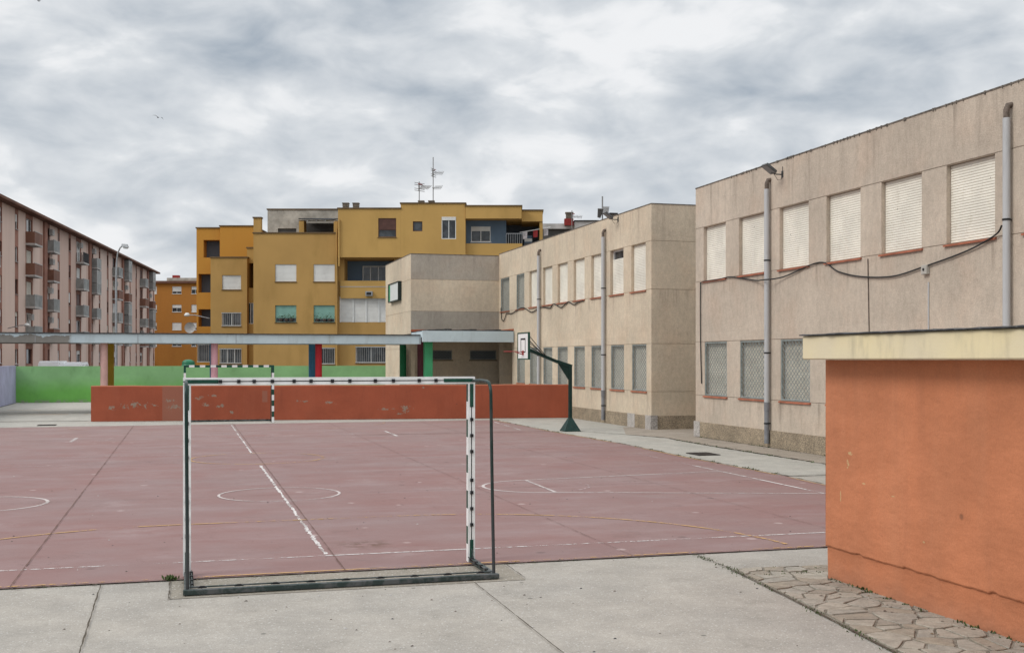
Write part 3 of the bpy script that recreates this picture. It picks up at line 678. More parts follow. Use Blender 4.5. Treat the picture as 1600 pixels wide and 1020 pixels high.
# near end wall (faces the camera), back wall
e = w.sub((Lf, 0, 0), (0, 1, 0), (-1, 0, 0)); facade(e, 10.5, 0, HT, [], 'school_far', GR); w.v += e.v; o_ = len(w.v)-len(e.v); w.f += [tuple(i+o_ for i in f) for f in e.f]; w.mi += e.mi; w.smooth += e.smooth
def sub_merge(w, e):
    o_ = len(w.v); w.v += e.v; w.f += [tuple(i+o_ for i in f) for f in e.f]; w.mi += [w.slot([k for k in M if M[k] is e.mats[i]][0]) for i in e.mi]; w.smooth += e.smooth
# wing: front wall above the porch, left wall, rear; world -> facade frame x = Vw - v, y = u - 14.69
uw = 10.36; vr = 60.6
e = w.sub((0, uw-14.69, 0), (0, 1, 0), (-1, 0, 0)); fnw = lambda x, z: 'school_grey' if z > 6.08 or z < 4.58 else 'school_far'
fnw.cuts = ()
facade(e, 14.69-uw, 3.62, HT-.08, [], 'school_far', (4.58, 6.08), matfn=fnw); sub_merge(w, e)
e = w.sub((-(vr-Vw), uw-14.69, 0), (1, 0, 0), (0, 1, 0)); facade(e, vr-Vw, 0, HT-.08, [(vr-55.15, vr-Vw+.0, 0, 3.5, .2)], 'school_far', (1.23, 2.80, 4.58, 6.08)); sub_merge(w, e)
w.poly([(-(vr-Vw), uw-14.69, 0), (-(vr-Vw), 10.5, 0), (-(vr-Vw), 10.5, HT-.08), (-(vr-Vw), uw-14.69, HT-.08)], 'school_far')
w.poly([(-(vr-Vw), 10.5, 0), (Lf, 10.5, 0), (Lf, 10.5, HT-.08), (-(vr-Vw), 10.5, HT-.08)], 'school_far')
# porch recess: back wall with two slots, soffit
bx = Vw-55.15
e = w.sub((bx, uw-14.69, 0), (0, 1, 0), (-1, 0, 0)); slots = [(11.73-uw, 12.73-uw, 2.27, 2.74), (13.63-uw, 14.98-uw, 2.27, 2.74)]
facade(e, 17.0-uw, 0, 3.5, slots, 'school_far', (1.23,), reveal=.12); sub_merge(w, e)
w.poly([(bx, uw-14.69, 3.5), (bx, 2.4, 3.5), (far_x(51.25), 2.4, 3.5), (far_x(51.25), 0, 3.5), (0, 0, 3.5), (0, uw-14.69, 3.5)], 'school_far')
w.poly([(bx, 2.31, 0), (far_x(51.25), 2.31, 0), (far_x(51.25), 2.31, 3.5), (bx, 2.31, 3.5)], 'school_far')
w.build('wall', fb)
q = fbf(fo); q.box(far_x(51.2), Lf+.035, -.035, 0, -.02, .44, 'plinth'); q.box(Lf, Lf+.035, 0, 10.5, -.02, .44, 'plinth')
q.box(Lf-.42, Lf+.045, -.045, -.032, -.02, .455, 'granite'); q.box(Lf-2.0, Lf-1.35, -.045, -.032, -.02, .455, 'granite'); q.box(Lf+.032, Lf+.045, -.032, .2, -.02, .455, 'granite'); q.build('plinth', fb)
q = fbf(fo); q.box(0, Lf+.012, -.012, .25, HT, HT+.03, 'cap'); q.box(Lf-.25, Lf+.012, .25, 10.5, HT, HT+.03, 'cap')
q.box(-.26, .012, uw-14.69-.012, -.02, HT-.08, HT-.05, 'cap'); q.box(-(vr-Vw), -.26, uw-14.69-.012, uw-14.69+.25, HT-.08, HT-.05, 'cap'); q.build('coping', fb)
q = fbf(fo); q.poly([(0, .2, HT-.15), (Lf-.2, .2, HT-.15), (Lf-.2, 10.4, HT-.15), (0, 10.4, HT-.15)], 'roofing'); q.poly([(-(vr-Vw), uw-14.69, HT-.2), (-.02, uw-14.69, HT-.2), (-.02, 10.4, HT-.2), (-(vr-Vw), 10.4, HT-.2)], 'roofing'); q.build('roof', fb)
bb = fbf(fo)
for k, o in enumerate(ups):
    if k < 2: window(fb, bb, *o[:4], 'tgrille', sm='shutter_old')
    elif k == 7:
        window(fb, bb, *o[:4], 'low', frac=.80, label='upper window whose shutter stops short, dark glass above')
    else: window(fb, bb, *o[:4], 'shutter')
for k, o in enumerate(lows): window(fb, bb, *o[:4], 'sgrille', sm='shutter_old', out=.045)
e = bb.sub((bx, uw-14.69, 0), (0, 1, 0), (-1, 0, 0))
for o in slots: window(fb, e, *o, 'tgrille', r=.12, sm='bluegrey', fm='frame_b', sill='trim', out=.03)
drainpipe(fb, bb, far_x(38.98)); drainpipe(fb, bb, far_x(46.82))
q = bb.sub((0, 0, 0)); q.mesh([], [], 'oflash')
q.box(.0, .03, uw-14.69, -.0, 3.60, 3.70, 'oflash'); q.box(.03, far_x(51.0), -.03, -.0, 3.60, 3.70, 'oflash'); q.build('flashing', fb)

# wall mounted things
def floodlight(x, y, z, label, rz):
    t = thing('floodlight', label, 'floodlight', (x, y, z), rz, 'floodlights on the school walls'); t.scale = (.76, .76, .76)
    b = MB(); b.tube([(0, 0, -.02), (0, -.25, -.02), (0, -.42, .04)], .022, 'lamp_m'); b.box(-.06, .06, -.02, .0, -.12, .1, 'lamp_m'); b.build('bracket', t)
    b = MB(); a = R(35); c, s_ = math.cos(a), math.sin(a)
    def rp(x, y, z): return (x, -.42-(y*c-z*s_), .05+(y*s_+z*c))
    def rbox(x0, x1, y0, y1, z0, z1, m):
        b.mesh([rp(*p) for p in ((x0, y0, z0), (x1, y0, z0), (x1, y1, z0), (x0, y1, z0), (x0+.02, y0+.02, z1), (x1-.02, y0+.02, z1), (x1-.02, y1-.02, z1), (x0+.02, y1-.02, z1))], [(0, 3, 2, 1), (4, 5, 6, 7), (0, 1, 5, 4), (1, 2, 6, 5), (2, 3, 7, 6), (3, 0, 4, 7)], m)
    rbox(-.2, .2, -.1, .36, 0, .09, 'lamp_m'); b.build('lamp_head', t)
    b2 = b; b = MB(); rbox(-.17, .17, -.07, .33, -.006, -.001, 'lens'); b.build('lens', t)
    b = MB(); b.tube([(.05, -.38, .02), (.04, -.2, -.22), (.02, -.06, -.18), (.02, -.015, .1), (.02, -.012, .25)], .009, 'black', 6); b.build('cable', t)
floodlight(14.69, 26.25, 7.0, 'tilted grey floodlight above the drainpipe of the near school block', R(-90))
floodlight(14.69, 37.75, 7.2, 'grey floodlight at the roof edge of the far school block by the antenna', R(-90))
def cable(name, pts, label, r=.014):
    b = MB(); P = [Vector(p) for p in pts]; Q = []
    for i in range(len(P)-1):                            # Catmull-Rom
        p0, p1, p2, p3 = P[max(0, i-1)], P[i], P[i+1], P[min(len(P)-1, i+2)]
        for k in range(6):
            t = k/6; Q.append(.5*((2*p1)+(p2-p0)*t+(2*p0-5*p1+4*p2-p3)*t*t+(3*p1-p0-3*p2+p3)*t**3))
    Q.append(P[-1]); b.tube(Q, r, 'black', 6); tag(b.build(name), label, 'cable')
cu = 14.65
cable('cable', [(cu, 30.93, 1.58), (cu+.01, 30.96, 1.75), (cu, 31.0, 3.0), (cu, 31.0, 4.35), (cu, 30.9, 4.54), (cu, 29.9, 4.55), (cu, 29.03, 4.57), (cu-.02, 27.6, 4.38), (cu-.2, 26.9, 4.34), (cu-.02, 26.1, 4.37), (cu, 24.42, 4.60),
     (cu, 23.6, 4.32), (cu, 22.69, 4.14), (cu, 21.5, 4.06), (cu, 20.47, 4.17), (cu, 19.06, 4.38), (cu-.03, 18.2, 4.6), (cu-.08, 17.95, 4.75)], 'long black cable sagging along the near school block under its upper windows', .017)
cable('cable', [(cu, v, z) for v, z in ((53.1, 4.75), (53.0, 4.4), (52.98, 4.22), (52.63, 4.12), (52.3, 4.3), (52.07, 4.45), (51.2, 4.42), (50.35, 4.53), (49.32, 4.6), (48.14, 4.36), (47.38, 4.42), (46.75, 4.5), (46.29, 4.49), (45.41, 4.42), (44.89, 4.56), (43.98, 4.38), (43.1, 4.55), (42.4, 4.42), (41.8, 4.5), (41.3, 4.52))],
      'tangled black cable looping under the upper windows of the far school block', .02)
b = MB(O=(14.69, 20.33, 4.02), X=(0, -1, 0), Y=(1, 0, 0)); b.cbox(-.09, .09, -.09, 0, 0, .19, 'steel_box', .01); b.tube([(0, -.10, .1), (0, -.085, .1)], .03, 'black', 10)
tag(b.build('wall_sensor'), 'small beige sensor box on the near school wall under the cable', 'sensor')
# sign box on the wing
sg = thing('wall_sign', 'pale rectangular box sign with green strip on the side wall of the school wing', 'sign', (10.36, 57.4, 5.2))
b = MB(); b.box(-.18, 0, -1.45, 1.45, 0, .05, 'sign_f'); b.box(-.18, 0, -1.45, 1.45, .9, .95, 'sign_f'); b.box(-.18, 0, -1.45, -1.38, .05, .9, 'sign_f'); b.box(-.18, 0, 1.38, 1.45, .05, .9, 'sign_f'); b.build('frame', sg)
b = MB(); b.box(-.15, -.04, -1.38, 1.38, .05, .9, 'sign_w'); b.box(-.154, -.152, .95, 1.36, .07, .88, 'sign_g')
b.build('panel', sg)

# ------------------------------------------------------------------ porch canopy and covered walkway
pc = thing('porch_canopy', 'pale blue porch canopy over the entrance in front of the school wing', 'canopy', (10.4, 50.87, 0))
of = MB(O=(-10.4, -50.87, 0))
q = MB(**frame(of)); q.box(10.37, 14.65, 50.87, 51.0, 3.08, 3.58, 'fascia'); q.build('fascia', pc)
q = MB(**frame(of)); q.box(10.37, 14.64, 51.0, 53.5, 3.3, 3.55, 'fascia'); q.box(10.6, 14.64, 50.95, 53.5, 3.585, 3.63, 'bitumen')
for k in range(9): x = 10.7+k*.42; q.box(x, x+.3, 51.2+.1*k % .9, 53.2, 3.632, 3.65+.02*(k % 3), 'bitumen')
q.build('roof', pc)
def column(par, x, y, m, r=.15, z1=3.0, square=False, label=None, mb=of):
    q = MB(**frame(mb))
    if square: q.cbox(x-r, x+r, y-r, y+r, 0, z1, m, .015)
    else: q.tube([(x, y, 0), (x, y, z1)], r, m, 20)
    o = q.build('column', par); o['label'] = label or 'round column'
column(pc, 10.78, 51.6, 'col_green', .185, 3.3, True, 'bright green square column')
column(pc, 10.92, 54.0, 'col_maroon', .16, 3.5, False, 'maroon column')
wk = thing('covered_walkway', 'long flat covered walkway with pale blue fascia on coloured columns', 'walkway', (-10, 51.2, 0))
ow = MB(O=(10, -51.2, 0))
q = MB(**frame(ow)); q.box(-14.5, 10.36, 51.2, 51.32, 2.98, 3.36, 'fascia'); q.box(-14.5, 10.3, 54.6, 54.7, 2.98, 3.36, 'fascia')
for k in range(7): x = -14+k*4.05; q.box(x, x+.02, 51.19, 51.2, 2.98, 3.36, 'galv')
q.build('fascia', wk)
q = MB(**frame(ow)); q.box(-14.5, 10.3, 51.32, 54.6, 3.2, 3.36, 'oldrender'); q.box(-14.55, 10.34, 51.15, 54.75, 3.365, 3.41, 'bitumen'); q.build('roof', wk)
for x, m, l in ((-7.8, 'col_blue', 'blue column'), (-3.22, 'col_salmon', 'salmon pink column'), (1.31, 'col_pink', 'pink column'), (5.81, 'col_red', 'red column')): column(wk, x, 51.6, m, .15, 2.98, False, l, ow)
for x, m, l in ((-3.17+.05, 'col_mustard', 'mustard yellow column'), (1.33, 'col_blue', 'blue column'), (5.80, 'col_blue', 'blue column'), (10.1, 'col_dgreen', 'dark green column')): column(wk, x, 54.2, m, .16, 2.98, False, l, ow)

# ------------------------------------------------------------------ free standing walls
ang = math.atan2(42.92-45.08, 14.57+3.25); Lw = math.hypot(17.82, 2.16)
b = MB()
nseg = 60; t = .11
prof = [(-t, 0), (-t, 1.27), (-t+.025, 1.31), (t-.025, 1.31), (t, 1.27), (t, 0)]
vs = []; fs = []
for i in range(nseg+1):
    x = Lw*i/nseg
    for y, z in prof: vs.append((x, y+.004*math.sin(x*2.1), z+(.006*math.sin(x*1.7)+.004*math.sin(x*5.3) if z > 1 else 0)))
for i in range(nseg):
    for k in range(5): fs.append((6*i+k, 6*i+k+1, 6*i+7+k, 6*i+6+k))
fs += [tuple(range(6)), tuple(6*nseg+k for k in range(6))]
b.mesh(vs, fs, 'redwall'); o = b.build('playground_wall'); o.location = (-3.25, 45.08, 0); o.rotation_euler = (0, 0, ang)
tag(o, 'low brick red painted wall with peeling plaster patches behind the far goal', 'wall')
b = MB(); b.box(-8.5, 14.4, 65.65, 65.85, 0, 1.93, 'greenwall'); tag(b.build('boundary_wall'), 'long low green painted boundary wall in front of the apartments', 'wall')
b = MB(); b.box(14.4, 14.9, 65.6, 65.9, 0, 1.97, 'orange_l'); tag(b.build('wall_pier'), 'orange wall pier at the right end of the green wall', 'pier')
b = MB(); b.box(-8.7, -8.5, 40, 65.85, 0, 1.96, 'lilac'); tag(b.build('boundary_wall'), 'lilac painted side wall at the left end of the green wall', 'wall')

# ------------------------------------------------------------------ orange booth at the right
bt = thing('utility_booth', 'orange rendered booth with cream flat roof slab at the right', 'booth', (6.45, 10.63, 0))
w = MB(); zc = .33; n_ = 160; L_ = 6.6
# face towards the court, upper coat with a ragged lower edge standing 3 cm proud of the base
pts = [(i*L_/n_) for i in range(n_+1)]
rag = [zc+.003*math.sin(i*.21)+.002*math.sin(i*.9+1)+rnd.uniform(-.003, .003)+(.012 if i in (14, 15, 33, 34, 35, 62, 63) else 0) for i in range(n_+1)]
prd = [.0+.003*math.sin(i*.5) for i in range(n_+1)]
vs = []; fs = []
for i, s_ in enumerate(pts):
    vs += [(.030, -s_, -.02), (.022, -s_, rag[i]+.006), (prd[i]+.006, -s_, rag[i]), (prd[i], -s_, rag[i]+.012), (.004, -s_, 1.1), (-.0, -s_, 2.27)]
for i in range(n_):
    for k in range(5): fs.append((6*i+k, 6*i+k+1, 6*i+7+k, 6*i+6+k))
w.mesh(vs, fs, 'booth')
w.poly([(0.0, 0, .33), (3.2, 0, .33), (3.2, 0, 2.27), (0, 0, 2.27)], 'booth'); w.poly([(.030, -.02, -.02), (3.2, -.02, -.02), (3.2, -.02, .34), (.022, -.02, .34)], 'booth')
w.poly([(0.0, 0, .33), (3.2, 0, .33), (3.2, -.03, .33), (0.04, -.03, .33)], 'booth')
w.poly([(3.2, 0, -.02), (3.2, -L_, -.02), (3.2, -L_, 2.27), (3.2, 0, 2.27)], 'booth'); w.poly([(0, -L_, -.02), (3.2, -L_, -.02), (3.2, -L_, 2.27), (0, -L_, 2.27)], 'booth')
w.build('wall', bt)
q = MB(); q.cbox(-.25, 3.5, -L_-.2, .04, 2.272, 2.515, 'cream', .012); q.build('roof_slab', bt)
q = MB(); vs = []; fs = []; n2 = 70
for i in range(n2+1):
    y = .065-(L_+.3)*i/n2; zz = rnd.uniform(0, .008); k = rnd.uniform(-.012, .012)
    vs += [(-.28+k, y, 2.518), (-.282+k, y, 2.524+zz), (-.22, y, 2.532+zz), (3.5, y, 2.54)]
for i in range(n2):
    for k in range(3): fs.append((4*i+k, 4*i+k+1, 4*i+5+k, 4*i+4+k))
fs += [(0, 1, 2, 3)]
q.mesh(vs, fs, 'bitumen'); q.build('roofing_felt', bt)

# ------------------------------------------------------------------ goals
def make_goal(label, loc, rz):
    t = thing('handball_goal', label, 'goal', loc, rz, 'handball goals on the court')
    H = 2.08; hw = 1.58; s = .08
    def stripes(b, horizontal, x0, x1, z0, z1):
        pass
    # front plane y = 0 (court side is -y); posts occupy y 0..-.08 ; rear face at y=0
    def member(name, along, a0, a1, fix):
        b = MB(); n = 10 if along == 'z' else 17; st = (a1-a0)/n
        for i in range(n):
            c = 'green_d' if (i % 2 == 1 if along == 'z' else i % 2 == 0) else 'white'
            if along == 'z' and i == n-1: c = 'green_d'
            p, q = a0+i*st, a0+(i+1)*st
            if along == 'z':
                x0, x1 = fix
                b.poly([(x0, -s, p), (x1, -s, p), (x1, -s, q), (x0, -s, q)], c); b.poly([(x0, -s, p), (x0, -.003, p), (x0, -.003, q), (x0, -s, q)], c); b.poly([(x1, -s, p), (x1, -.003, p), (x1, -.003, q), (x1, -s, q)], c)
            else:
                z0, z1 = fix
                b.poly([(p, -s, z0), (q, -s, z0), (q, -s, z1), (p, -s, z1)], c); b.poly([(p, -s, z0), (q, -s, z0), (q, -.003, z0), (p, -.003, z0)], c)
                b.poly([(p, -s, z1), (q, -s, z1), (q, -.003, z1), (p, -.003, z1)], 'white')
        # rear face: two white lips beside a groove
        def rear(u0, u1, m_, y): 
            if along == 'z': b.box(u0, u1, -.003, y, a0, a1, m_)
            else: b.box(a0, a1, -.003, y, u0, u1, m_)
        f0, f1 = fix; g_ = (f0+f1)/2
        rear(f0, g_-.006, 'white', .004); rear(g_+.006, f1, 'white', .004); rear(g_-.006, g_+.006, 'black', -.001)
        return b
    for sgn in (-1, 1):
        fix = (sgn*hw-s, sgn*hw) if sgn > 0 else (sgn*hw, sgn*hw+s)
        b = member('post', 'z', 0, 2.0, fix); xm = sum(fix)/2
        b.box(xm-.02, xm+.02, .004, .009, 1.74, 2.0, 'green_d'); b.box(xm-.02, xm+.02, .004, .009, .03, .25, 'green_d')
        po = b.build('post', t)
        for z in (.42, .60, .78, .92, 1.24, 1.42, 1.6): c = MB(); c.box(xm-.017, xm+.017, .004, .022, z-.018, z+.018, 'black'); c.build('net_clip', po)
        # rounded back tube from the crossbar down to the base
        b = MB(); pts = [(sgn*(hw-.03), .0, 2.035), (sgn*(hw-.03), .4, 2.045), (sgn*(hw-.03), .62, 2.04)]
        for k in range(9):
            a = R(90-10*k*1.0*9/8); pts.append((sgn*(hw-.03), .67+.14*math.cos(a), 1.895+.14*math.sin(a)))
        pts += [(sgn*(hw-.035), .865, 1.2), (sgn*(hw-.04), .93, .5), (sgn*(hw-.04), .965, .03)]
        b.tube(pts, .0175, 'pipe_g', 12); b.build('back_tube', t)
        b = MB(); x = sgn*(hw-.04); b.cbox(x-.03, x+.03, .0, .985, 0, .045, 'goal_base', .004); b.tube([(x+sgn*-.045, .04, .06), (x-sgn*.045, .96, .06)], .007, 'goal_base', 6)
        for k in range(4): b.box(x-sgn*.045-.015, x-sgn*.045+.015, .15+.22*k, .19+.22*k, .04, .075, 'black')
        b.mesh([(x-.003, .0, .04), (x-.003, .12, .04), (x-.003, 0, .16), (x+.003, .0, .04), (x+.003, .12, .04), (x+.003, 0, .16)], [(0, 1, 2), (3, 4, 5), (1, 2, 5, 4)], 'goal_base')
        b.build('side_bar', t)
    b = member('crossbar', 'x', -hw, hw, (2.0, H))
    b.box(-hw+.025, -hw+.36, .004, .009, 2.02, 2.06, 'green_d'); b.box(hw-.36, hw-.025, .004, .009, 2.02, 2.06, 'green_d'); cb = b.build('crossbar', t)
    for x in (-1.13, -.94, -.65, -.45, -.17, .02, .25, .43, .66, .85, 1.01, 1.2): c = MB(); c.box(x-.017, x+.017, .004, .022, 2.022, 2.058, 'black'); c.build('net_clip', cb)
    b = MB(); b.cbox(-hw, hw, .985, 1.04, 0, .05, 'goal_base', .004); b.tube([(-hw+.06, .955, .062), (hw-.06, .955, .062)], .008, 'goal_base', 6)
    for k in range(9): x = -1.4+.35*k; b.mesh([(x-.045, .965, .05), (x+.045, .965, .05), (x+.02, .965, .07), (x-.02, .965, .07), (x-.045, .945, .05), (x+.045, .945, .05), (x+.02, .945, .07), (x-.02, .945, .07)], [(0, 1, 2, 3), (4, 5, 6, 7), (3, 2, 6, 7), (0, 3, 7, 4), (1, 2, 6, 5)], 'black')
    b.build('rear_bar', t)
    return t
make_goal('near netless handball goal seen from behind at the edge of the red court', (1.58, 12.55, 0), 0)
# goal faces -y by design: the near one is turned round so that its open side looks over the court
near = [o for o in bpy.data.objects if o.name == 'handball_goal'][0]; near.rotation_euler = (0, 0, math.pi)
fg = copy_tree(near); fg.location = (1.6, 42.55, 0); fg.rotation_euler = (0, 0, 0)
fg['label'] = 'far green and white striped handball goal before the brick red wall'

# ------------------------------------------------------------------ basketball hoop
hp = thing('basketball_hoop', 'dark green pole with arm and white backboard with red rim beside the far school block', 'basketball hoop', (11.9, 34.8, 0))
b = MB(); s = .27; t_ = .055
b.mesh([(-s, -s, 0), (s, -s, 0), (s, s, 0), (-s, s, 0), (-t_, -t_, .42), (t_, -t_, .42), (t_, t_, .42), (-t_, t_, .42)], [(0, 1, 5, 4), (1, 2, 6, 5), (2, 3, 7, 6), (3, 0, 4, 7), (4, 5, 6, 7)], 'hoop_g'); b.build('base', hp)
b = MB(); b.cbox(-.052, .052, -.052, .052, .40, 2.06, 'hoop_g', .008); b.build('pole', hp)
# arm runs towards -x, rising to the board
b = MB(); b.bar((.05, 0, 2.06), (-.46, 0, 2.22), .10, 'hoop_g', .10); b.bar((-.42, 0, 2.20), (-1.50, 0, 2.63), .095, 'hoop_g', .095)
b.mesh([(-.05, -.03, 1.62), (-.05, -.03, 2.05), (-.42, -.03, 2.17), (-.05, .03, 1.62), (-.05, .03, 2.05), (-.42, .03, 2.17)], [(0, 1, 2), (3, 4, 5), (0, 2, 5, 3), (0, 1, 4, 3)], 'hoop_g'); b.build('arm', hp)
b = MB()
for y in (-.28, .28): b.tube([(-1.52, y, 3.10), (-.80, y*.12, 2.36)], .013, 'black', 6); b.tube([(-1.52, y, 2.86), (-.86, y*.12, 2.40)], .011, 'black', 6)
b.build('stay_rod', hp)
bd = MB(); bx_ = -1.55
bd.box(bx_-.02, bx_+.01, -.56, .56, 2.31, 3.10, 'white'); 
for (y0, y1, z0, z1) in ((-.6, .6, 3.10, 3.135), (-.6, .6, 2.275, 2.31), (-.6, -.56, 2.31, 3.10), (.56, .6, 2.31, 3.10)): bd.box(bx_-.035, bx_+.03, y0, y1, z0, z1, 'green_d')
for (y0, y1, z0, z1) in ((-.26, .26, 2.90, 2.95), (-.26, .26, 2.50, 2.53), (-.26, -.22, 2.53, 2.90), (.22, .26, 2.53, 2.90)): bd.box(bx_-.026, bx_-.021, y0, y1, z0, z1, 'black')
bdo = bd.build('backboard', hp)
b = MB(); c_ = (bx_-.42, 0, 2.53); b.tube([(c_[0]+.225*math.cos(a), .225*math.sin(a), 2.53) for a in [2*math.pi*k/28 for k in range(29)]], .012, 'red', 8, False)
b.box(bx_-.2, bx_-.022, -.03, .03, 2.515, 2.535, 'red'); b.box(bx_-.035, bx_-.022, -.08, .08, 2.42, 2.56, 'red'); b.tube([(bx_-.05, -.05, 2.44), (bx_-.25, -.1, 2.51)], .009, 'red', 6); b.tube([(bx_-.05, .05, 2.44), (bx_-.25, .1, 2.51)], .009, 'red', 6)
b.build('rim', hp)

# ------------------------------------------------------------------ mustard apartment building
def turn(objs):                          # from the frame of the apartments into the frame of the court
    for o in objs:
        x, y, z = o.location; o.location = (x*CS+y*SN, -x*SN+y*CS, z); o.rotation_euler.z -= TH
def tops(): return {o for o in bpy.data.objects if o.parent is None}
before = tops()
ya = thing('apartment_building', 'mustard yellow four storey apartment building with blue balcony recesses and roof chimneys', 'building', (0, 82, 0))
YO = (0, -82, 0)
def ybox(name, m, x0, y0, x1, V, depth, ops=(), z0=0., y1=None, roofm='trim', reveal=.2, cap=True, rm=None):
    """one volume of the building: front at depth V from px x0..x1, top at py y0; ops are pixel rectangles"""
    u0, u1 = onv(x0, 0, V)[0], onv(x1, 0, V)[0]; zt = onv((x0+x1)/2, y0, V)[1]
    if y1 is not None: z0 = onv((x0+x1)/2, y1, V)[1]
    b = MB(O=(u0, V-82, 0)); W_ = u1-u0; oo = []
    for o in ops:
        a = rect(*o[:4], V); oo.append((a[0]-u0, a[1]-u0, max(a[2], z0), a[3])+tuple(o[4:5]))
    facade(b, W_, z0, zt, oo, m, reveal=reveal, rm=rm)
    b.poly([(0, 0, z0), (0, depth, z0), (0, depth, zt), (0, 0, zt)], m); b.poly([(W_, 0, z0), (W_, depth, z0), (W_, depth, zt), (W_, 0, zt)], m)
    b.poly([(0, depth, z0), (W_, depth, z0), (W_, depth, zt), (0, depth, zt)], m); b.poly([(0, 0, zt), (W_, 0, zt), (W_, depth, zt), (0, depth, zt)], m)
    if z0 > .1: b.poly([(0, 0, z0), (W_, 0, z0), (W_, depth, z0), (0, depth, z0)], m)
    if cap: b.box(-.06, W_+.06, -.06, depth, zt+.002, zt+.09, roofm)
    b.build(name, ya)
    return MB(O=(u0, V-82, 0)), oo
def recess_back(b, o, depth, m):
    q = MB(**frame(b)); x0, x1, z0, z1 = o[:4]; q.poly([(x0, depth, z0), (x1, depth, z0), (x1, depth, z1), (x0, depth, z1)], m)
    q.build('balcony_recess', ya)
# C: main block
b, o = ybox('wall', 'mustard', 396, 365, 528, 82, 14, [(430, 413, 463, 440), (490, 413, 523, 440), (430, 477, 463, 503.5), (490, 477, 523, 503.5), (497, 543, 523, 569)])
window(ya, b, *o[0][:4], 'shutter', r=.12, sill='trim', sm='wshut', p=.09); window(ya, b, *o[1][:4], 'shutter', r=.12, sill='trim', sm='wshut', p=.09)
window(ya, b, *o[2][:4], 'half', r=.16, sill='trim', sm='gshut', fm='gshut', frac=.75, p=.09); window(ya, b, *o[3][:4], 'half', r=.16, sill='trim', sm='gshut', fm='gshut', frac=.8, p=.09); window(ya, b, *o[4][:4], 'bars', r=.16, sill='trim', bars=9, fm='frame_w')
# D
b, o = ybox('wall', 'mustard', 528.2, 403, 727, 82.4, 12, [(538, 405, 616, 439, 1.6), (532, 467, 612, 503.5, .3), (556, 541, 603, 567)])
recess_back(b, o[0], 1.6, 'bluewall')
W2 = MB(**frame(b)); 
def sub_rect(x0, y0, x1, y1, V, u0): a = rect(x0, y0, x1, y1, V); return (a[0]-u0, a[1]-u0, a[2], a[3])
u0 = onv(528.2, 0, 82.4)[0]
bi = MB(O=tuple(Vector(b.O)+Vector((0, 1.5, 0)))); a = sub_rect(567, 416, 616, 440, 84, u0); window(ya, bi, *a, 'glass', r=.02, sill=None, div=4)
a = o[1]; window(ya, b, *a[:4], 'shutter', r=.1, sill=None, sm='wshut', div=4, p=.1)
q = MB(**frame(b))
for k in range(5): x = a[0]+(a[1]-a[0])*k/4; q.box(x-.05, x+.05, -.03, .09, a[2], a[3]-.02, 'frame_w')
q.box(a[0]-.05, a[1], -.06, .08, a[3]-.02, a[3]+.16, 'frame_w'); q.build('window_frame', ya)
window(ya, b, *o[2][:4], 'bars', r=.16, sill='trim', bars=14, div=2)
q = MB(**frame(b)); x0, x1, z0, z1 = o[0][:4]; q.box(x0-.25, x1, -.22, 0, z0-1.25, z0, 'mustard_l'); q.box(x0-.27, x1, -.24, -.22, z0-.45, z0-.4, 'slabw'); q.build('balcony_parapet', ya)
# upper box of D
b, o = ybox('wall', 'mustard_l', 528.2, 326.5, 626, 81.5, 11, [(591, 341, 619, 370.5)], y1=402)
window(ya, b, *o[0][:4], 'half', r=.12, sill='trim', sm='frame_b', fm='frame_b', frac=.62, p=.09)
b, o = ybox('wall', 'mustard_l', 626.1, 318.5, 727.2, 81.5, 11, [(645, 346, 660, 361.5), (690, 339, 712.5, 373.5)], y1=402)
window(ya, b, *o[0][:4], 'glass', r=.12, sill=None, fm='frame_b'); window(ya, b, *o[1][:4], 'half', r=.05, sill=None, frac=.16, div=2, p=.09, sm='wshut')
# E: right side with blue wall and loggia
b, o = ybox('wall', 'mustard_l', 727.4, 380.5, 816, 81.9, 11, [], cap=False)
b, o = ybox('wall', 'bluewall', 727.4, 338, 791, 82.6, 10, [(736, 354, 766.5, 378)], y1=383, cap=False)
window(ya, b, *o[0][:4], 'half', r=.08, sill='frame_w', frac=.30, div=2, p=.09, sm='wshut')
ybox('roof_slab', 'mustard_l', 727.4, 322.5, 815, 81.4, 11, [], y1=341.5)
ybox('roof_slab', 'mustard_l', 815.2, 329.5, 848, 82.2, 10, [], y1=346)
ybox('wall', 'mustard_l', 843, 346, 848, 82.3, 10, [], cap=False)
ybox('wall', 'mustard_l', 816.2, 384, 843, 82.6, 9, [], cap=False)
ybox('balcony_recess', 'bluegrey', 791.2, 342, 843, 85.5, 6, [], y1=400, cap=False)
q = MB(O=YO); a = rect(791, 365, 818, 380.5, 82.1)
k = a[0]
while k < a[1]: q.bar((k, 82.1, a[2]), (k, 82.1, a[3]), .03, 'galv'); k += .16
q.bar((a[0], 82.1, a[3]), (a[1], 82.1, a[3]), .05, 'galv'); q.build('railing', ya)
# B and A: left part
b, o = ybox('wall', 'mustard', 329, 403, 386, 83.5, 12, [(347, 430, 376.5, 452.5), (347, 488, 376.5, 509.5), (343.5, 544, 377, 568)])
window(ya, b, *o[0][:4], 'shutter', r=.14, sill='trim', sm='wshut', p=.09); window(ya, b, *o[1][:4], 'bars', r=.14, sill='trim', div=2, bars=10); window(ya, b, *o[2][:4], 'bars', r=.14, sill='trim', bars=12, div=3)
b, o = ybox('wall', 'mustard_l', 386, 388, 396.2, 84, 10, [(386.5, 411, 396, 450, 1.2), (386.5, 473, 396, 506, .3)])
recess_back(b, o[0], 1.2, 'mustard'); window(ya, b, *o[1][:4], 'glass', r=.1, sill=None, div=2)
b, o = ybox('wall', 'orange_l', 307, 357, 343.5, 85.5, 12, [(318, 375, 343.3, 402.5, .9), (310, 428, 329, 457, .9), (310, 483, 329, 510, .9), (308.5, 537, 329, 566)])
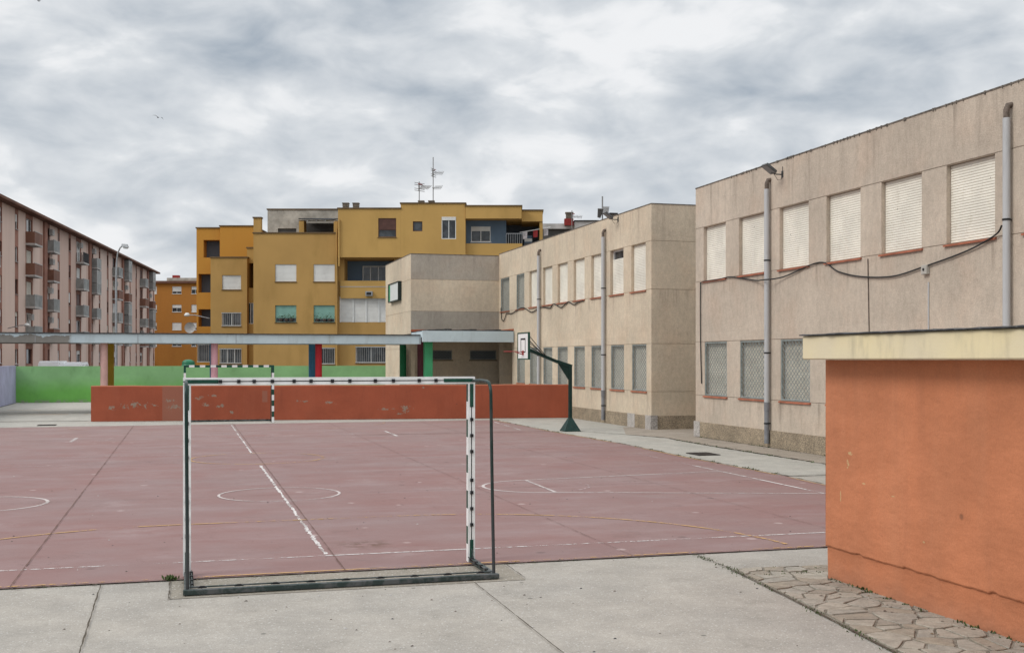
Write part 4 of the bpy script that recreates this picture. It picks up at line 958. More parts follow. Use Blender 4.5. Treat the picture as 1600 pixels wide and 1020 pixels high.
for k in range(3): recess_back(b, o[k], .9, 'bluegrey')
window(ya, b, *o[3][:4], 'bars', r=.12, sill=None, bars=7)
ybox('wall', 'orange_l', 343.6, 354, 396, 85.2, 12, [])
ybox('wall', 'mustard', 396, 341, 407.5, 82.2, .5, [], y1=366)
# terrace structures
ybox('wall', 'oldrender', 418, 328, 528, 86, 8, [(434, 357, 463, 366)], y1=372)
b_ = rect(434, 357, 463, 368, 86); q = MB(O=YO); q.box(b_[0], b_[1], 86.15, 86.2, b_[2], b_[3], 'recess'); q.build('window', ya)
ybox('wall', 'mustard_l', 467, 344, 475, 84.2, 1, [], y1=372, cap=False)
ybox('wall', 'mustard_l', 521.5, 346, 527.5, 82.2, 1, [], y1=366, cap=False)
ybox('wall', 'recess', 475.5, 349, 522, 85.6, .3, [], y1=372, cap=False)
q = MB(O=YO); a = rect(468, 342, 524, 346, 83)
q.mesh([(a[0], 82.6, a[2]+.1), (a[1], 82.6, a[2]+.05), (a[1], 85.6, a[3]+.3), (a[0], 85.6, a[3]+.3), (a[0], 82.6, a[2]+.17), (a[1], 82.6, a[2]+.12), (a[1], 85.6, a[3]+.36), (a[0], 85.6, a[3]+.36)], [(0, 1, 2, 3), (4, 5, 6, 7), (0, 1, 5, 4), (0, 3, 7, 4), (1, 2, 6, 5)], 'black')
for k in range(5): x = a[0]+(a[1]-a[0])*k/4.; q.bar((x, 82.5, a[2]-.02), (x+.3, 85.6, a[3]+.2), .06, 'galv')
q.build('terrace_awning', ya)
q = MB(O=YO); u_ = onv(526, 0, 81.9)[0]; q.tube([(u_, 81.93, .5), (u_, 81.93, 11.6)], .06, 'mustard', 8); q.tube([(u_+.25, 81.42, 8.9), (u_+.25, 81.42, 12.2)], .06, 'mustard_l', 8); q.build('drainpipe', ya)
for x0, x1, y0, y1 in ((534, 545, 316.5, 327.5), (550, 561, 316.5, 327.5), (652.5, 663, 313, 320), (668.5, 679, 313, 320)):
    a = rect(x0, y0, x1, y1, 84); q = MB(O=YO); c_ = ((a[0]+a[1])/2, 84.3, 0); r_ = (a[1]-a[0])/2*.86
    z_ = a[2]-.25; n_ = 4; h_ = (a[3]-.08-z_)/n_
    for k in range(n_): q.box(c_[0]-r_, c_[0]+r_, c_[1]-r_, c_[1]+r_, z_+k*h_, z_+k*h_+h_*.72, 'brick_d'); q.box(c_[0]-r_*.85, c_[0]+r_*.85, c_[1]-r_*.85, c_[1]+r_*.85, z_+k*h_+h_*.72, z_+(k+1)*h_, 'black')
    q.box(c_[0]-r_*1.12, c_[0]+r_*1.12, c_[1]-r_*1.12, c_[1]+r_*1.12, a[3]-.08, a[3], 'brick_d'); q.build('chimney', ya)
a = onv(577, 458, 82.1); q = MB(O=YO); q.box(a[0]-.25, a[0]+.25, 81.85, 82.2, a[1]-.2, a[1]+.12, 'galv'); q.box(a[0]-.17, a[0]+.17, 81.84, 81.85, a[1]-.15, a[1]+.05, 'black'); q.build('air_vent', ya)

# loggia clutter and pots
a = rect(819, 372, 832, 384, 83); b = MB(O=(a[0], 83, a[2]-.2)); ww = a[1]-a[0]; b.cbox(0, ww, 0, .55, 0, .95, 'bluewall', .03); b.box(.03, ww-.03, -.012, .0, .5, .72, 'frame_w'); b.box(.05, ww-.05, -.015, -.0, .15, .4, 'lamp_m'); tag(b.build('washing_machine'), 'old appliance standing in the open top floor loggia of the mustard building', 'appliance')
tc = thing('clothes_line', 'washing hung on a pole in the top floor loggia of the mustard building', 'clothes line', (onv(836, 0, 82.5)[0], 82.5, 12.0-.6))
b = MB(); b.tube([(-1.1, 0, .0), (1.1, -.2, .35)], .03, 'frame_w', 6); b.build('pole', tc)
for k, m in enumerate(('cloth', 'clothr', 'cloth')):
    b = MB(); x = -.9+.75*k; z_ = .05+.16*(x+1); b.mesh([(x, -.03, z_), (x+.35, -.06, z_+.04), (x+.33, -.02, z_-.5), (x+.03, .02, z_-.55), (x, .03, z_), (x+.35, 0, z_+.04), (x+.33, .04, z_-.5), (x+.03, .05, z_-.55)], [(0, 1, 2, 3), (4, 5, 6, 7), (0, 1, 5, 4), (2, 3, 7, 6)], m); b.build('cloth', tc)
for wi, (xa, xb, nm) in enumerate(((433, 461, 'left'), (493, 521, 'right'))):
    for k in range(3):
        px = xa+(xb-xa)*(k+.5)/3+rnd.uniform(-2, 2); u_, z_ = onv(px, 503, 81.9)
        t = thing('potted_plant', 'small potted plant on the sill of the %s green shuttered window' % nm, 'plant', (u_, 81.93, z_+.04), 0, 'potted plants on the green shuttered windows')
        b = MB(); b.lathe([(0, 0), (.09, 0), (.12, .18), (.13, .2), (.1, .2), (0, .17)], (0, 0, 0), 'rust', 10); b.build('pot', t)
        b = MB()
        for j in range(26):
            d = Vector((rnd.gauss(0, 1), rnd.gauss(0, .4), rnd.uniform(.1, 1.6))).normalized(); p = d*rnd.uniform(.1, .42)+Vector((0, 0, .2)); s_ = .05
            e1 = Vector((rnd.uniform(-1, 1), rnd.uniform(-1, 1), rnd.uniform(-1, 1))).normalized()*s_; e2 = d.cross(e1).normalized()*s_*.6
            b.poly([p-e1, p+e2, p+e1, p-e2], 'leaf')
        b.build('foliage', t)

def antenna(x, y, z, h, heads, label, group='television antennas on the roofs', s=1.):
    t = thing('tv_antenna', label, 'antenna', (x, y, z), 0, group)
    b = MB(); b.tube([(0, 0, 0), (0, 0, h)], .028*s, 'tvpole', 6); b.build('mast', t)
    for (hz, L, rot, tilt, kind) in heads:
        b = MB(); c, s_ = math.cos(R(rot)), math.sin(R(rot))
        def P(a, w, dz): return (a*c-w*s_, a*s_+w*c, hz+dz+a*math.tan(R(tilt)))
        b.tube([P(-.1*L, 0, 0), P(L, 0, 0)], .018*s, 'tvpole', 5)
        n = 7
        for k in range(n):
            a = L*(.15+.8*k/(n-1)); ww = .22-.015*k
            b.tube([P(a-.10, -ww, -.16), P(a+.10, ww, .16)], .018*s, 'tvpole', 4)
        if kind: 
            for dz in (-.28, -.14, .14, .28): b.tube([P(-.2, -.35, dz), P(.25, .35, dz)], .018*s, 'tvpole', 4)
            b.tube([P(-.05, 0, -.3), P(-.05, 0, .3)], .014*s, 'tvpole', 4)
            b.tube([P(.1, -.3, .2), P(.1, .3, .2)], .03*s, 'brick_r', 4)
        b.build('aerial', t)
u_, z_ = onv(675.5, 313, 84); antenna(u_, 84.9, z_-.4, 3.7, [(2.55, .75, 10, 0, 1), (1.45, .65, 10, 4, 0)], 'tall television antenna mast on the mustard roof', s=1.2)
u_, z_ = onv(653.5, 313, 84); antenna(u_, 84.9, z_-.4, 1.9, [(1.5, .9, -25, -6, 1)], 'short television antenna beside the tall mast on the mustard roof', s=1.2)

# building behind on the right
rb = thing('apartment_building', 'dark roofed building with white fascia just behind the mustard building', 'building', (5, 95, 0))
def rbox_(name, m, x0, y0, x1, y1, V, d):
    a = rect(x0, y0, x1, y1, V); q = MB(O=(-5, -95, 0)); q.box(a[0], a[1], V, V+d, a[2] if y1 < 500 else 0, a[3], m); return q.build(name, rb)
rbox_('wall', 'recess', 846, 356, 915, 600, 95, 10); rbox_('fascia', 'slabw', 846, 349.5, 899, 357.5, 94.6, 8); rbox_('wall', 'slabw', 898, 345.5, 935, 372, 94, 9); rbox_('roof', 'black', 897, 344, 936, 345.4, 93.9, 9)
rbox_('wall', 'eaves', 900, 371, 960, 600, 95.5, 9)
rbox_('chimney', 'brick_r', 882, 341.5, 896, 352, 94.3, .8); 
q = MB(O=(-5, -95, 0)); a = rect(884.5, 333, 895, 342, 94.4); h_ = (a[3]-a[2])/4
for k in range(4): q.box(a[0], a[1], 94.4, 95, a[2]+k*h_, a[2]+k*h_+h_*.7, 'brick_d'); q.box(a[0]+.06, a[1]-.06, 94.46, 94.94, a[2]+k*h_+h_*.7, a[2]+(k+1)*h_, 'black')
q.box(a[0]-.06, a[1]+.06, 94.34, 95.06, a[3], a[3]+.08, 'brick_d'); q.build('chimney', rb)
u_, z_ = onv(893.5, 375, 94); antenna(u_, 93.9, z_, 2.4, [(1.9, .9, 20, 0, 1)], 'television antenna beside the red based chimney behind the mustard building', s=1.2)
turn(tops()-before); keep = tops()
antenna(16.62, 44.5, 7.15, 1.85, [(1.3, .3, 10, 0, 0), (1.15, .25, 200, 0, 0)], 'thin television antenna on the far school block roof', s=1.1)
b = MB(O=(16.87, 44.0, 7.2)); b.box(-.13, .13, -.13, .13, 0, 1.05, 'brick_d')
for k in range(3): b.box(-.17, .17, -.17, .17, .78+.11*k, .83+.11*k, 'black')
tag(b.build('roof_vent'), 'small dark louvred vent on the far school block roof', 'vent')

# ------------------------------------------------------------------ burnt orange block at the end of the street
before = tops()
oa = thing('apartment_building', 'burnt orange apartment building closing the end of the street', 'building', (-57, 180, 0))
u0 = -59.0; u1 = -46.0; zt = 14.25
rows = [(447.5, 459), (485.5, 497.5), (514-0, 525.5), (536, 546)]
oo = []
for (x0, x1) in ((239.5, 245), (269, 283.5), (299, 311)):
    for (y0, y1) in ((447.5, 459), (476, 487.5), (504, 515.5), (531, 541)):
        a = rect(x0, y0, x1, y1, 180); oo.append((a[0]-u0, a[1]-u0, a[2], a[3]))
b = MB(O=(u0+57, 0, 0)); facade(b, u1-u0, 0, zt, oo, 'orange_far', reveal=.15)
b.poly([(0, 0, 0), (0, 14, 0), (0, 14, zt), (0, 0, zt)], 'orange_far'); b.poly([(u1-u0, 0, 0), (u1-u0, 14, 0), (u1-u0, 14, zt), (u1-u0, 0, zt)], 'orange_far'); b.build('wall', oa)
q = MB(O=(u0+57, 0, 0)); q.box(-.3, u1-u0+.3, -.4, 14, zt, zt+.35, 'eaves'); q.build('roof', oa)
bb = MB(O=(u0+57, 0, 0))
for k, o in enumerate(oo): window(oa, bb, *o[:4], 'half' if k % 3 else 'shutter', r=.12, sill='frame_w', frac=(.55, .7, .45)[k % 3], sm='wshut', p=.12, div=2)
q = MB(O=(u0+57, 0, 0)); q.box(3.4, 9, 5, 10, zt+.36, zt+1.2, 'oldrender'); q.box(4, 5, 6, 7, zt+1.2, zt+1.7, 'brick_r'); q.build('roof_house', oa)
q = MB(O=(u0+57, 0, 0)); q.box(-.2, 1.6, -1.2, 0, 2.9, 3.2, 'slabw'); q.build('door_canopy', oa)

turn(tops()-before)
# ------------------------------------------------------------------ pink apartment row along the street
PA = R(7.3); PD = Vector((math.sin(PA), math.cos(PA), 0)); P0 = Vector((-14.40, 101.9, 0))
def strip_mat(cuts, mats):
    def f(x, z):
        for c, m in zip(cuts, mats):
            if x < c: return m
        return mats[-1]
    f.cuts = cuts; return f
FZ = [1.0, 4.2, 7.0, 9.8, 12.6]
BL = 19.9
labels = ['pink apartment block nearest the camera, cut by the left edge of the photo', 'first full pink apartment block, with grey balconies, left of the street lamp', 'second full pink apartment block with brown and enclosed balconies behind the street lamp',
          'pink apartment block just right of the street lamp pole', 'farthest pink apartment block beside the burnt orange building']
def pink_block(i, seed):
    r = random.Random(seed); o0 = P0+PD*(1.1+BL*(i-1))
    t = thing('apartment_block', labels[i], 'apartment block', tuple(o0), R(90)-PA, 'pink apartment blocks along the street')
    c = [3.3, 4.4, 6.7, 9.2, 11.6, 13.9, 15.4, 18.5, 19.4, BL]
    pal = ('pink_p', 'pink_m') if i % 2 else ('pink_m', 'pink_p')
    fn = strip_mat(c, [pal[0], 'brownred', pal[0], 'brownred', 'pink_p', 'pink_m', 'brownred', 'pink_p', 'brownred', pal[1]])
    H_ = 15.45; ops = []; info = []
    for k, z in enumerate(FZ):
        for (x0, x1, za, zb, kind) in ((3.4, 4.3, z+.9, z+2.2, 'w'), (7.0, 8.9, z+.1, z+2.25, 'd'), (14.1, 15.3, z+.1, z+2.25, 'd'), (18.6, 19.3, z+1.0, z+2.2, 'w')):
            if k == 0 and kind == 'd': za = z+.9
            ops.append((x0, x1, za, zb)); info.append(kind)
    b = MB(); facade(b, BL, 0, H_, ops, pal[0], reveal=.22, matfn=fn)
    b.poly([(0, 0, 0), (0, 11, 0), (0, 11, H_), (0, 0, H_)], pal[0]); b.poly([(BL, 0, 0), (BL, 11, 0), (BL, 11, H_), (BL, 0, H_)], pal[0]); b.poly([(0, 11, 0), (BL, 11, 0), (BL, 11, H_), (0, 11, H_)], pal[0]); b.build('wall', t)
    b = MB(); b.box(12.8, 13.9, -.16, 0, 0, H_-.2, 'brownred'); b.build('pilaster', t)
    b = MB(); b.mesh([(-.05, -.85, H_), (BL-.02, -.85, H_), (BL-.02, 5.5, H_+1.4), (-.05, 5.5, H_+1.4), (-.05, -.85, H_-.22), (BL-.02, -.85, H_-.22), (BL-.02, 11.5, H_-.22), (-.05, 11.5, H_-.22), (-.05, 11.5, H_), (BL-.02, 11.5, H_)],
        [(0, 1, 2, 3), (3, 2, 9, 8), (4, 5, 6, 7), (0, 1, 5, 4), (6, 7, 8, 9), (0, 3, 8, 7, 4), (1, 2, 9, 6, 5)], 'eaves'); b.build('roof', t)
    bb = MB()
    for o, kind in zip(ops, info):
        st = r.choice(('shutter', 'half', 'half', 'glass')); window(t, bb, *o, st, r=.15, sill='slabw' if kind == 'w' else None, frac=r.choice((.3, .5, .8)), sm=r.choice(('wshut', 'wshut', 'shutter_old', 'frame_b')), fm=r.choice(('frame_w', 'frame_b')), p=.14, out=.08)
    for k, z in enumerate(FZ[1:]):
        for (x0, x1, big) in ((6.7, 9.4, .80), (14.0, 16.4, .72)):
            q = MB(); q.box(x0, x1, -big, 0, z-.16, z, 'slabw'); bo = q.build('balcony', t)
            st = r.choice(('rail_g', 'rail_g', 'rail_g', 'rail_b', 'rail_k')) if not (i >= 2 and x0 > 12 and r.random() < .55) else 'closed'
            q = MB(); y = -big+.04
            if st == 'rail_k':
                x = x0
                while x < x1: q.box(x, x+.05, y-.02, y+.02, z, z+1., 'rail_k'); x += .16
                yy = y
                while yy < 0:
                    for xx in (x0, x1-.05): q.box(xx, xx+.05, yy, yy+.04, z, z+1., 'rail_k')
                    yy += .16
                q.box(x0, x1, y-.03, y+.03, z+1., z+1.06, 'rail_k')
            else:
                m = 'rail_g' if st == 'closed' else st
                q.box(x0, x1, y-.02, y+.02, z, z+1.02, m); q.box(x0, x0+.04, y+.02, 0, z, z+1.02, m); q.box(x1-.04, x1, y+.02, 0, z, z+1.02, m); q.box(x0-.02, x1+.02, y-.04, y+.04, z+1.02, z+1.08, 'slabw')
            q.build('railing', bo)
            if st == 'closed':
                q = MB(); q.box(x0, x1, y-.01, y+.01, z+1.08, z+2.55, 'rail_g'); q.box(x0+.01, x0+.03, y+.01, 0, z+1.08, z+2.55, 'rail_g'); q.box(x1-.03, x1-.01, y+.01, 0, z+1.08, z+2.55, 'rail_g')
                for j in range(5): x = x0+(x1-x0-.06)*j/4; q.box(x, x+.06, y-.03, y-.01, z+1.08, z+2.55, 'frame_w')
                for j in range(2): q.box(x1-.01, x1+.01, y+.3+.4*j, y+.36+.4*j, z+1.08, z+2.55, 'frame_w')
                q.build('glazing', bo)
            elif r.random() < .35:
                q = MB(); x = r.uniform(x0+.5, x1-1.2); q.box(x, x+.8, -.35, -.02, z+1.6, z+2.15, 'slabw'); q.tube([(x+.4, -.36, z+1.87), (x+.4, -.34, z+1.87)], .2, 'rail_g', 12); q.build('air_conditioner', bo)
for i in range(5): pink_block(i, 11+i)

# ------------------------------------------------------------------ street things
before = tops()
def lamp():
    u_ = onv(181.5, 0, 76)[0]
    t = thing('street_lamp', 'tall grey street lamp with curved arm in front of the pink blocks', 'street lamp', (u_, 76, 0))
    b = MB(); b.tube([(0, 0, 0), (0, 0, 1.2), (0, 0, 7.6), (.03, 0, 8.7)], [.13, .10, .075, .065], 'galv', 10, False)
    b.tube([(.03, 0, 8.7), (.1, 0, 9.3), (.26, 0, 9.68), (.42, 0, 9.8)], .05, 'galv', 8); b.build('pole', t)
    b = MB(); b.mesh([(.36, -.12, 9.76), (.36, .12, 9.76), (.82, .14, 9.68), (.82, -.14, 9.68), (.40, -.08, 9.93), (.40, .08, 9.93), (.74, .08, 9.9), (.74, -.08, 9.9)], [(0, 1, 2, 3), (4, 5, 6, 7), (0, 1, 5, 4), (1, 2, 6, 5), (2, 3, 7, 6), (3, 0, 4, 7)], 'galv'); b.build('lamp_head', t)
    b = MB(); b.mesh([(.46, -.1, 9.74), (.46, .1, 9.74), (.78, .1, 9.69), (.78, -.1, 9.69), (.5, -.06, 9.62), (.5, .06, 9.62), (.74, .06, 9.6), (.74, -.06, 9.6)], [(4, 5, 6, 7), (0, 1, 5, 4), (1, 2, 6, 5), (2, 3, 7, 6), (3, 0, 4, 7)], 'frame_w'); b.build('lens', t)
lamp()
def walllamp(px, py, V, label, dirx):
    u_, z_ = onv(px, py, V); t = thing('wall_lamp', label, 'wall lamp', (u_, V, z_), 0, 'small lamps on arms on the house walls')
    b = MB(); b.tube([(0, 0, 0), (dirx*.6, .0, -.02), (dirx*1.6, .15, -.25)], .035, 'galv', 6); b.build('arm', t)
    b = MB(); b.lathe([(0, .16), (.1, .15), (.2, .05), (.24, -.05), (.16, -.1), (0, -.12)], (0, 0, 0), 'frame_w', 12); b.build('lamp_head', t)
walllamp(292.5, 492, 84.6, 'small white lamp on an arm from the left corner of the mustard building', 1)
walllamp(42, 508, 92, 'small white lamp on an arm in front of the nearest pink block', -1)
b = MB(); u_, z_ = onv(297.5, 512, 85.0); b = MB(O=(u_, 85.0, z_)); b.lathe([(0, .0), (.2, .02), (.34, .09), (.40, .16)], (0, 0, 0), 'slabw', 18)
b.tube([(0, 0, 0), (0, 0, .38)], .015, 'galv', 5)
dsh = b.build('satellite_dish'); dsh.rotation_euler = (0, 0, 0)
for v_ in dsh.data.vertices:
    p = v_.co-Vector((u_, 85.0, z_)); v_.co = Vector((p.x, -p.z, p.y))
dsh.location = (u_, 85.0, z_); tag(dsh, 'white satellite dish at the left corner of the mustard building', 'dish')
b = MB(O=(0, 0, 0)); b.tube([(.0, .1, 0), (.9, .25, -.1)], .03, 'galv', 6)
def van(label, px, V, L, H, rz, dark=False):
    u_ = onv(px, 0, V)[0]; t = thing('parked_van', label, 'van', (u_, V, GZ-.03), rz, 'white vans parked behind the green wall')
    hl = L/2; w_ = .92
    prof = [(-hl, .35), (-hl, H*.55), (-hl+.15, H-.12), (-hl+.45, H), (hl-1.7, H), (hl-1.2, H-.12), (hl-.75, H*.58), (hl-.1, H*.48), (hl, .45), (hl-.05, .3), (-hl+.05, .3)]
    b = MB(); n = len(prof); vs = []
    for sgn, ins in ((-1, 0), (1, 0)):
        for x, z in prof: vs.append((x, sgn*(w_-(.12 if z > H*.6 else 0)), z))
    b.mesh(vs, [tuple(range(n)), tuple(range(n, 2*n))]+[(k, (k+1) % n, n+(k+1) % n, n+k) for k in range(n)], 'van_w'); b.build('body', t)
    b = MB()
    for sgn in (-1, 1):
        y = sgn*(w_-.06)
        b.mesh([(hl-1.65, y, H*.6), (hl-.95, y+sgn*.01, H*.6), (hl-1.35, y-sgn*.04, H-.2), (hl-1.65, y-sgn*.04, H-.2)], [(0, 1, 2, 3)], 'glass')
        b.mesh([(-hl+.4, y, H*.62), (hl-1.85, y, H*.62), (hl-1.85, y-sgn*.03, H-.22), (-hl+.4, y-sgn*.03, H-.22)], [(0, 1, 2, 3)], 'glass' if dark else 'van_w')
    b.mesh([(-hl-.005, -.6, H*.62), (-hl-.005, .6, H*.62), (-hl+.12, .55, H-.2), (-hl+.12, -.55, H-.2)], [(0, 1, 2, 3)], 'glass'); b.build('window', t)
    for x in (-hl+.9, hl-.95):
        for sgn in (-1, 1): b = MB(); b.tube([(x, sgn*(w_-.2), .33), (x, sgn*(w_+.01), .33)], .33, 'tyre', 18); b.tube([(x, sgn*(w_+.01), .33), (x, sgn*(w_+.015), .33)], .2, 'galv', 12); b.build('wheel', t)
    return t
van('white panel van whose roof shows above the green wall at the left', 81, 99, 4.6, 2.22, R(-81.3), False)
van('white van with dark side windows showing above the green wall left of the pink column', 115, 101, 4.6, 2.12, R(-81.3), True)
t = thing('recycling_container', 'green domed recycling container poking up behind the green wall', 'container', (onv(294.5, 0, 68)[0], 68, GZ-.03))
b = MB(); b.lathe([(.62, 0), (.66, .4), (.64, 1.1), (.52, 1.7), (.38, 2.02), (.30, 2.14)], (0, 0, 0), 'igloo', 24); b.build('body', t)
b = MB(); b.lathe([(.36, 2.02), (.37, 2.16), (.30, 2.26), (.15, 2.32), (0, 2.335)], (0, 0, 0), 'igloo', 20); b.build('lid', t)

turn(tops()-before)
# birds
def bird(px, py, Y, s, rz, label):
    X = (px-800)/FL; u_, v_, z_ = (X*CS+SN)*Y, (-X*SN+CS)*Y, EYE+(HY-py)/FL*Y
    b = MB(O=(0, 0, 0))
    b.mesh([(0, -.16*s, 0), (.05*s, -.05*s, .01*s), (.05*s, .08*s, 0), (0, .24*s, 0), (-.05*s, .08*s, 0), (-.05*s, -.05*s, .01*s), (0, 0, .05*s), (0, 0, -.04*s)],
           [(0, 1, 6), (1, 2, 6), (2, 3, 6), (3, 4, 6), (4, 5, 6), (5, 0, 6), (0, 1, 7), (1, 2, 7), (2, 3, 7), (3, 4, 7), (4, 5, 7), (5, 0, 7)], 'bird')
    for sg_ in (-1, 1): b.mesh([(0, -.07*s, .02*s), (0, .08*s, .02*s), (sg_*.2*s, .04*s, .09*s), (sg_*.24*s, -.06*s, .1*s), (sg_*.45*s, .08*s, .01*s)], [(0, 1, 2, 3), (3, 2, 4)], 'bird')
    o = b.build('bird'); o.location = (u_, v_, z_); o.rotation_euler = (R(8), R(12), rz); return tag(o, label, 'bird', 'birds flying over the court')
bird(247, 184, 45, .55, R(20), 'small dark bird flying in the clouds left of centre')
bird(60, 2, 45, .48, R(-30), 'small dark bird at the top left edge of the sky')

# weeds in the joints
b = MB()
def tuft(x, y, n, s, z=GZ+.005):
    for j in range(n):
        p = Vector((x+rnd.gauss(0, .03), y+rnd.gauss(0, .03), z)); h = Vector((rnd.gauss(0, .5), rnd.gauss(0, .5), 1)).normalized()*s*rnd.uniform(.5, 1.2)
        w_ = Vector((rnd.uniform(-1, 1), rnd.uniform(-1, 1), 0)).normalized()*s*.22
        b.poly([p-w_*.3, p+w_*.3, p+h*.6+w_, p+h, p+h*.6-w_], 'leaf')
tuft(-.13, 12.4, 60, .06)
SB = [(5.76, 12.36), (5.72, 11.36), (5.66, 10.74), (5.54, 9.57), (5.40, 8.48), (5.22, 6.8)]
for k in range(70):
    i = rnd.randrange(len(SB)-1); f = rnd.random(); a, c = SB[i], SB[i+1]; tuft(a[0]+(c[0]-a[0])*f, a[1]+(c[1]-a[1])*f, rnd.randint(3, 10), rnd.uniform(.012, .03))
for k in range(26): tuft(6.46, 10.5-rnd.random()**1.2*3.6, rnd.randint(4, 18), rnd.uniform(.015, .045))
for k in range(14): tuft(rnd.uniform(5.9, 7), rnd.uniform(10.6, 11.3), 10, .025)
for k in range(60): tuft(rnd.uniform(-8, 11), 12.36, rnd.randint(2, 6), rnd.uniform(.01, .022))
for k in range(60):
    i = rnd.randrange(2, len(EDGE)-1); f = rnd.random(); a, c = EDGE[i], EDGE[i+1]; tuft(a[0]+(c[0]-a[0])*f+.03, a[1]+(c[1]-a[1])*f, rnd.randint(3, 9), rnd.uniform(.02, .045))
for k in range(60): tuft(13.42+rnd.gauss(0, .03), rnd.uniform(20.5, 30), rnd.randint(3, 9), rnd.uniform(.02, .05))
for k in range(30): tuft(14.6, rnd.uniform(20.5, 31), rnd.randint(3, 9), rnd.uniform(.02, .05))
tag(b.build('weeds'), 'small weeds and moss growing in the ground joints', 'weeds', kind='stuff')
# scraps and grit on the slabs
b = MB()
for k in range(240):
    x, y = (rnd.uniform(-4, 6), rnd.uniform(8, 12.3)) if k < 120 else (rnd.uniform(-6, 11), rnd.uniform(12.5, 26)); s_ = rnd.uniform(.006, .02); z_ = GZ+.002 if y < 12.3 else .001
    a = rnd.uniform(0, 3); b.mesh([(x+s_*math.cos(a+j*1.57), y+s_*.7*math.sin(a+j*1.57), z_) for j in range(4)]+[(x, y, z_+s_*.5)], [(0, 1, 4), (1, 2, 4), (2, 3, 4), (3, 0, 4)], rnd.choice(('cap', 'rust', 'bitumen', 'slabw')))
for k in range(150):
    q = rnd.random()
    if q < .35: x, y = 6.44-abs(rnd.gauss(0, .25)), rnd.uniform(7, 10.6)
    elif q < .6: x, y = rnd.uniform(-4, 6), 12.35-abs(rnd.gauss(0, .08))
    elif q < .8: x, y = 14.55-abs(rnd.gauss(0, .15)), rnd.uniform(21, 31)
    else: x, y = rnd.uniform(-3, 14), 43.6-abs(rnd.gauss(0, .3))
    s_ = rnd.uniform(.012, .03); a = rnd.uniform(0, 6); ca, sa = math.cos(a), math.sin(a); z_ = GZ+.014
    b.mesh([(x-ca*s_, y-sa*s_, z_), (x+sa*s_*.5, y-ca*s_*.5, z_+.006), (x+ca*s_, y+sa*s_, z_+.002), (x-sa*s_*.5, y+ca*s_*.5, z_+.009)], [(0, 1, 2, 3)], rnd.choice(('rust', 'brick_d', 'trim')))
tag(b.build('grit'), 'bits of grit and dry scraps scattered over the ground', 'grit', kind='stuff')

# ------------------------------------------------------------------ sky, sun, camera
world = bpy.data.worlds.new("World"); scene.world = world; world.use_nodes = True
n = NT(world.node_tree); bg = world.node_tree.nodes['Background']
sun_el, sun_az = R(42), R(-100)          # azimuth from +y, towards -x: light comes over the left
sky = n.new('ShaderNodeTexSky'); sky.sky_type = 'NISHITA'; sky.sun_disc = False; sky.sun_elevation = sun_el; sky.sun_rotation = sun_az; sky.dust_density = 2
tc = n.new('ShaderNodeTexCoord').outputs['Generated']
dz = n.xyz(tc)[2]
vec = n.vmul(tc, (1, 1, 2.6))
vec = n.vmul(tc, (1, 1, 2.1))
big = n.noise(4.6, 2, .45, n.vadd(vec, (4.2, 1.1, .3)), .2)
mid = n.noise(11.5, 5, .5, n.vadd(vec, (1.3, 7.2, .6)), .35)
fine = n.noise(27, 4, .5, None or n.vadd(vec, (2, 2, 2)), .15)
def blob(px, py, rx, ry):                 # cloud masses where they hang in the sky
    d = Vector(((px-800)/FL*CS+SN, -(px-800)/FL*SN+CS, (HY-py)/FL)).normalized()
    q = n.vadd(tc, (-d.x, -d.y, -d.z)); q = n.vmul(q, (1/rx, 1/rx, 1/ry))
    o = n.new('ShaderNodeVectorMath', operation='DOT_PRODUCT'); n.put(o.inputs[0], q); n.put(o.inputs[1], q)
    return n.m('EXPONENT', n.mul(o.outputs[1] if len(o.outputs) > 1 else o.outputs[0], -1.))
cl = n.add(n.mul(big, .21), n.add(n.mul(mid, .62), n.mul(fine, .14)))
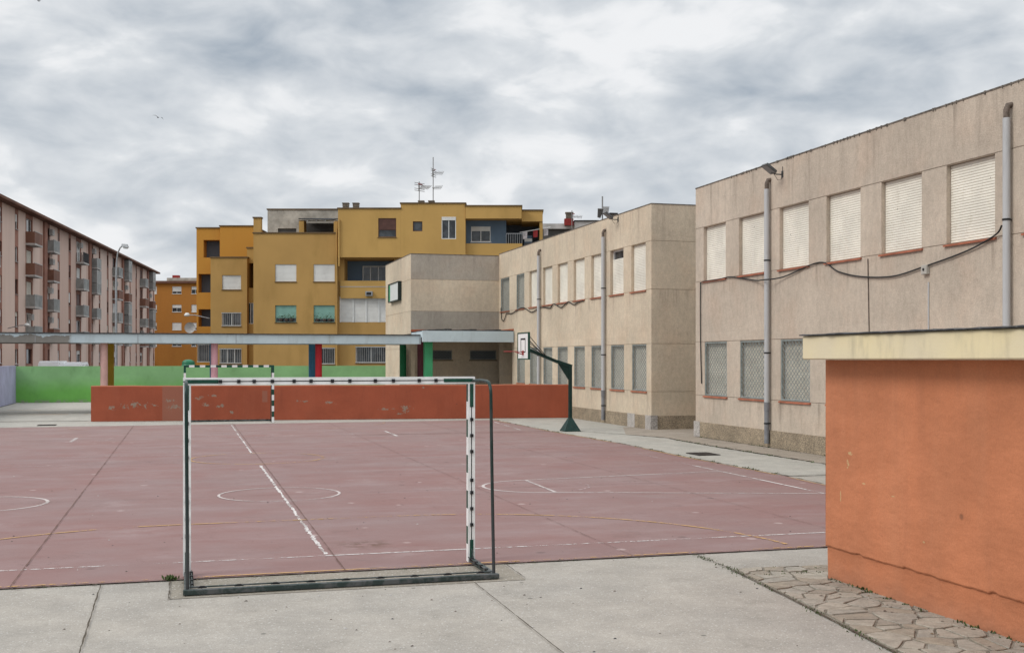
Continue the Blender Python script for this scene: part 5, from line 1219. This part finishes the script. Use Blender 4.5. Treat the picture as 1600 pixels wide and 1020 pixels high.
for (px, py, rx, ry, a) in ((470, 80, .13, .035, -.16), (1250, 150, .13, .05, -.17), (1480, 70, .1, .04, -.10), (300, 60, .06, .03, -.08), (250, 330, .09, .03, -.08), (620, 240, .10, .02, -.07), (80, 40, .10, .04, .10), (900, 100, .10, .05, .15),
                            (380, 210, .12, .035, .10), (150, 210, .08, .02, .07), (860, 290, .12, .02, .07), (1040, 240, .05, .012, .08), (200, 300, .05, .012, .08), (700, 30, .06, .03, .07), (1500, 15, .08, .01, .08), (60, 130, .06, .015, -.06)):
    cl = n.add(cl, n.mul(blob(px, py, rx, ry), a*.68))
f = n.m('MINIMUM', n.m('MAXIMUM', n.m('DIVIDE', n.m('SUBTRACT', cl, .27), .27), 0.), 1.)
cloud = n.mix(f, (.385, .445, .515, 1), (.80, .825, .85, 1))
cloud = n.mix(n.step(cl, .50, .60), cloud, (.91, .92, .935, 1))
# overcast dome: brighter towards the zenith
dome = n.step(dz, .30, .95, 1., 2.1)
cloud = n.gain(cloud, n.mul(dome, 9.4))
holes = n.mul(n.step(cl, .30, .20), .1)
n.put(bg.inputs['Color'], n.mix(n.m('SUBTRACT', .97, holes), sky.outputs[0], cloud)); bg.inputs['Strength'].default_value = .1

sun = bpy.data.lights.new('sun', 'SUN'); sun.energy = 1.55; sun.angle = R(22); sun.color = (1, .955, .89)
so = bpy.data.objects.new('sun', sun); col.objects.link(so)
d = Vector((math.sin(sun_az)*math.cos(sun_el), math.cos(sun_az)*math.cos(sun_el), math.sin(sun_el)))
so.rotation_euler = d.to_track_quat('Z', 'Y').to_euler()

cam = bpy.data.cameras.new('camera'); co = bpy.data.objects.new('camera', cam); col.objects.link(co)
cam.sensor_width = 36; cam.lens = 36*FL/1600; cam.shift_y = 52/1600; cam.clip_end = 2000; cam.clip_start = .1
co.location = (0, 0, EYE); co.rotation_euler = (R(90), 0, -TH)
scene.camera = co
scene.view_settings.view_transform = 'Standard'; scene.view_settings.look = 'None'; scene.view_settings.gamma = 1; scene.view_settings.exposure = 0.06
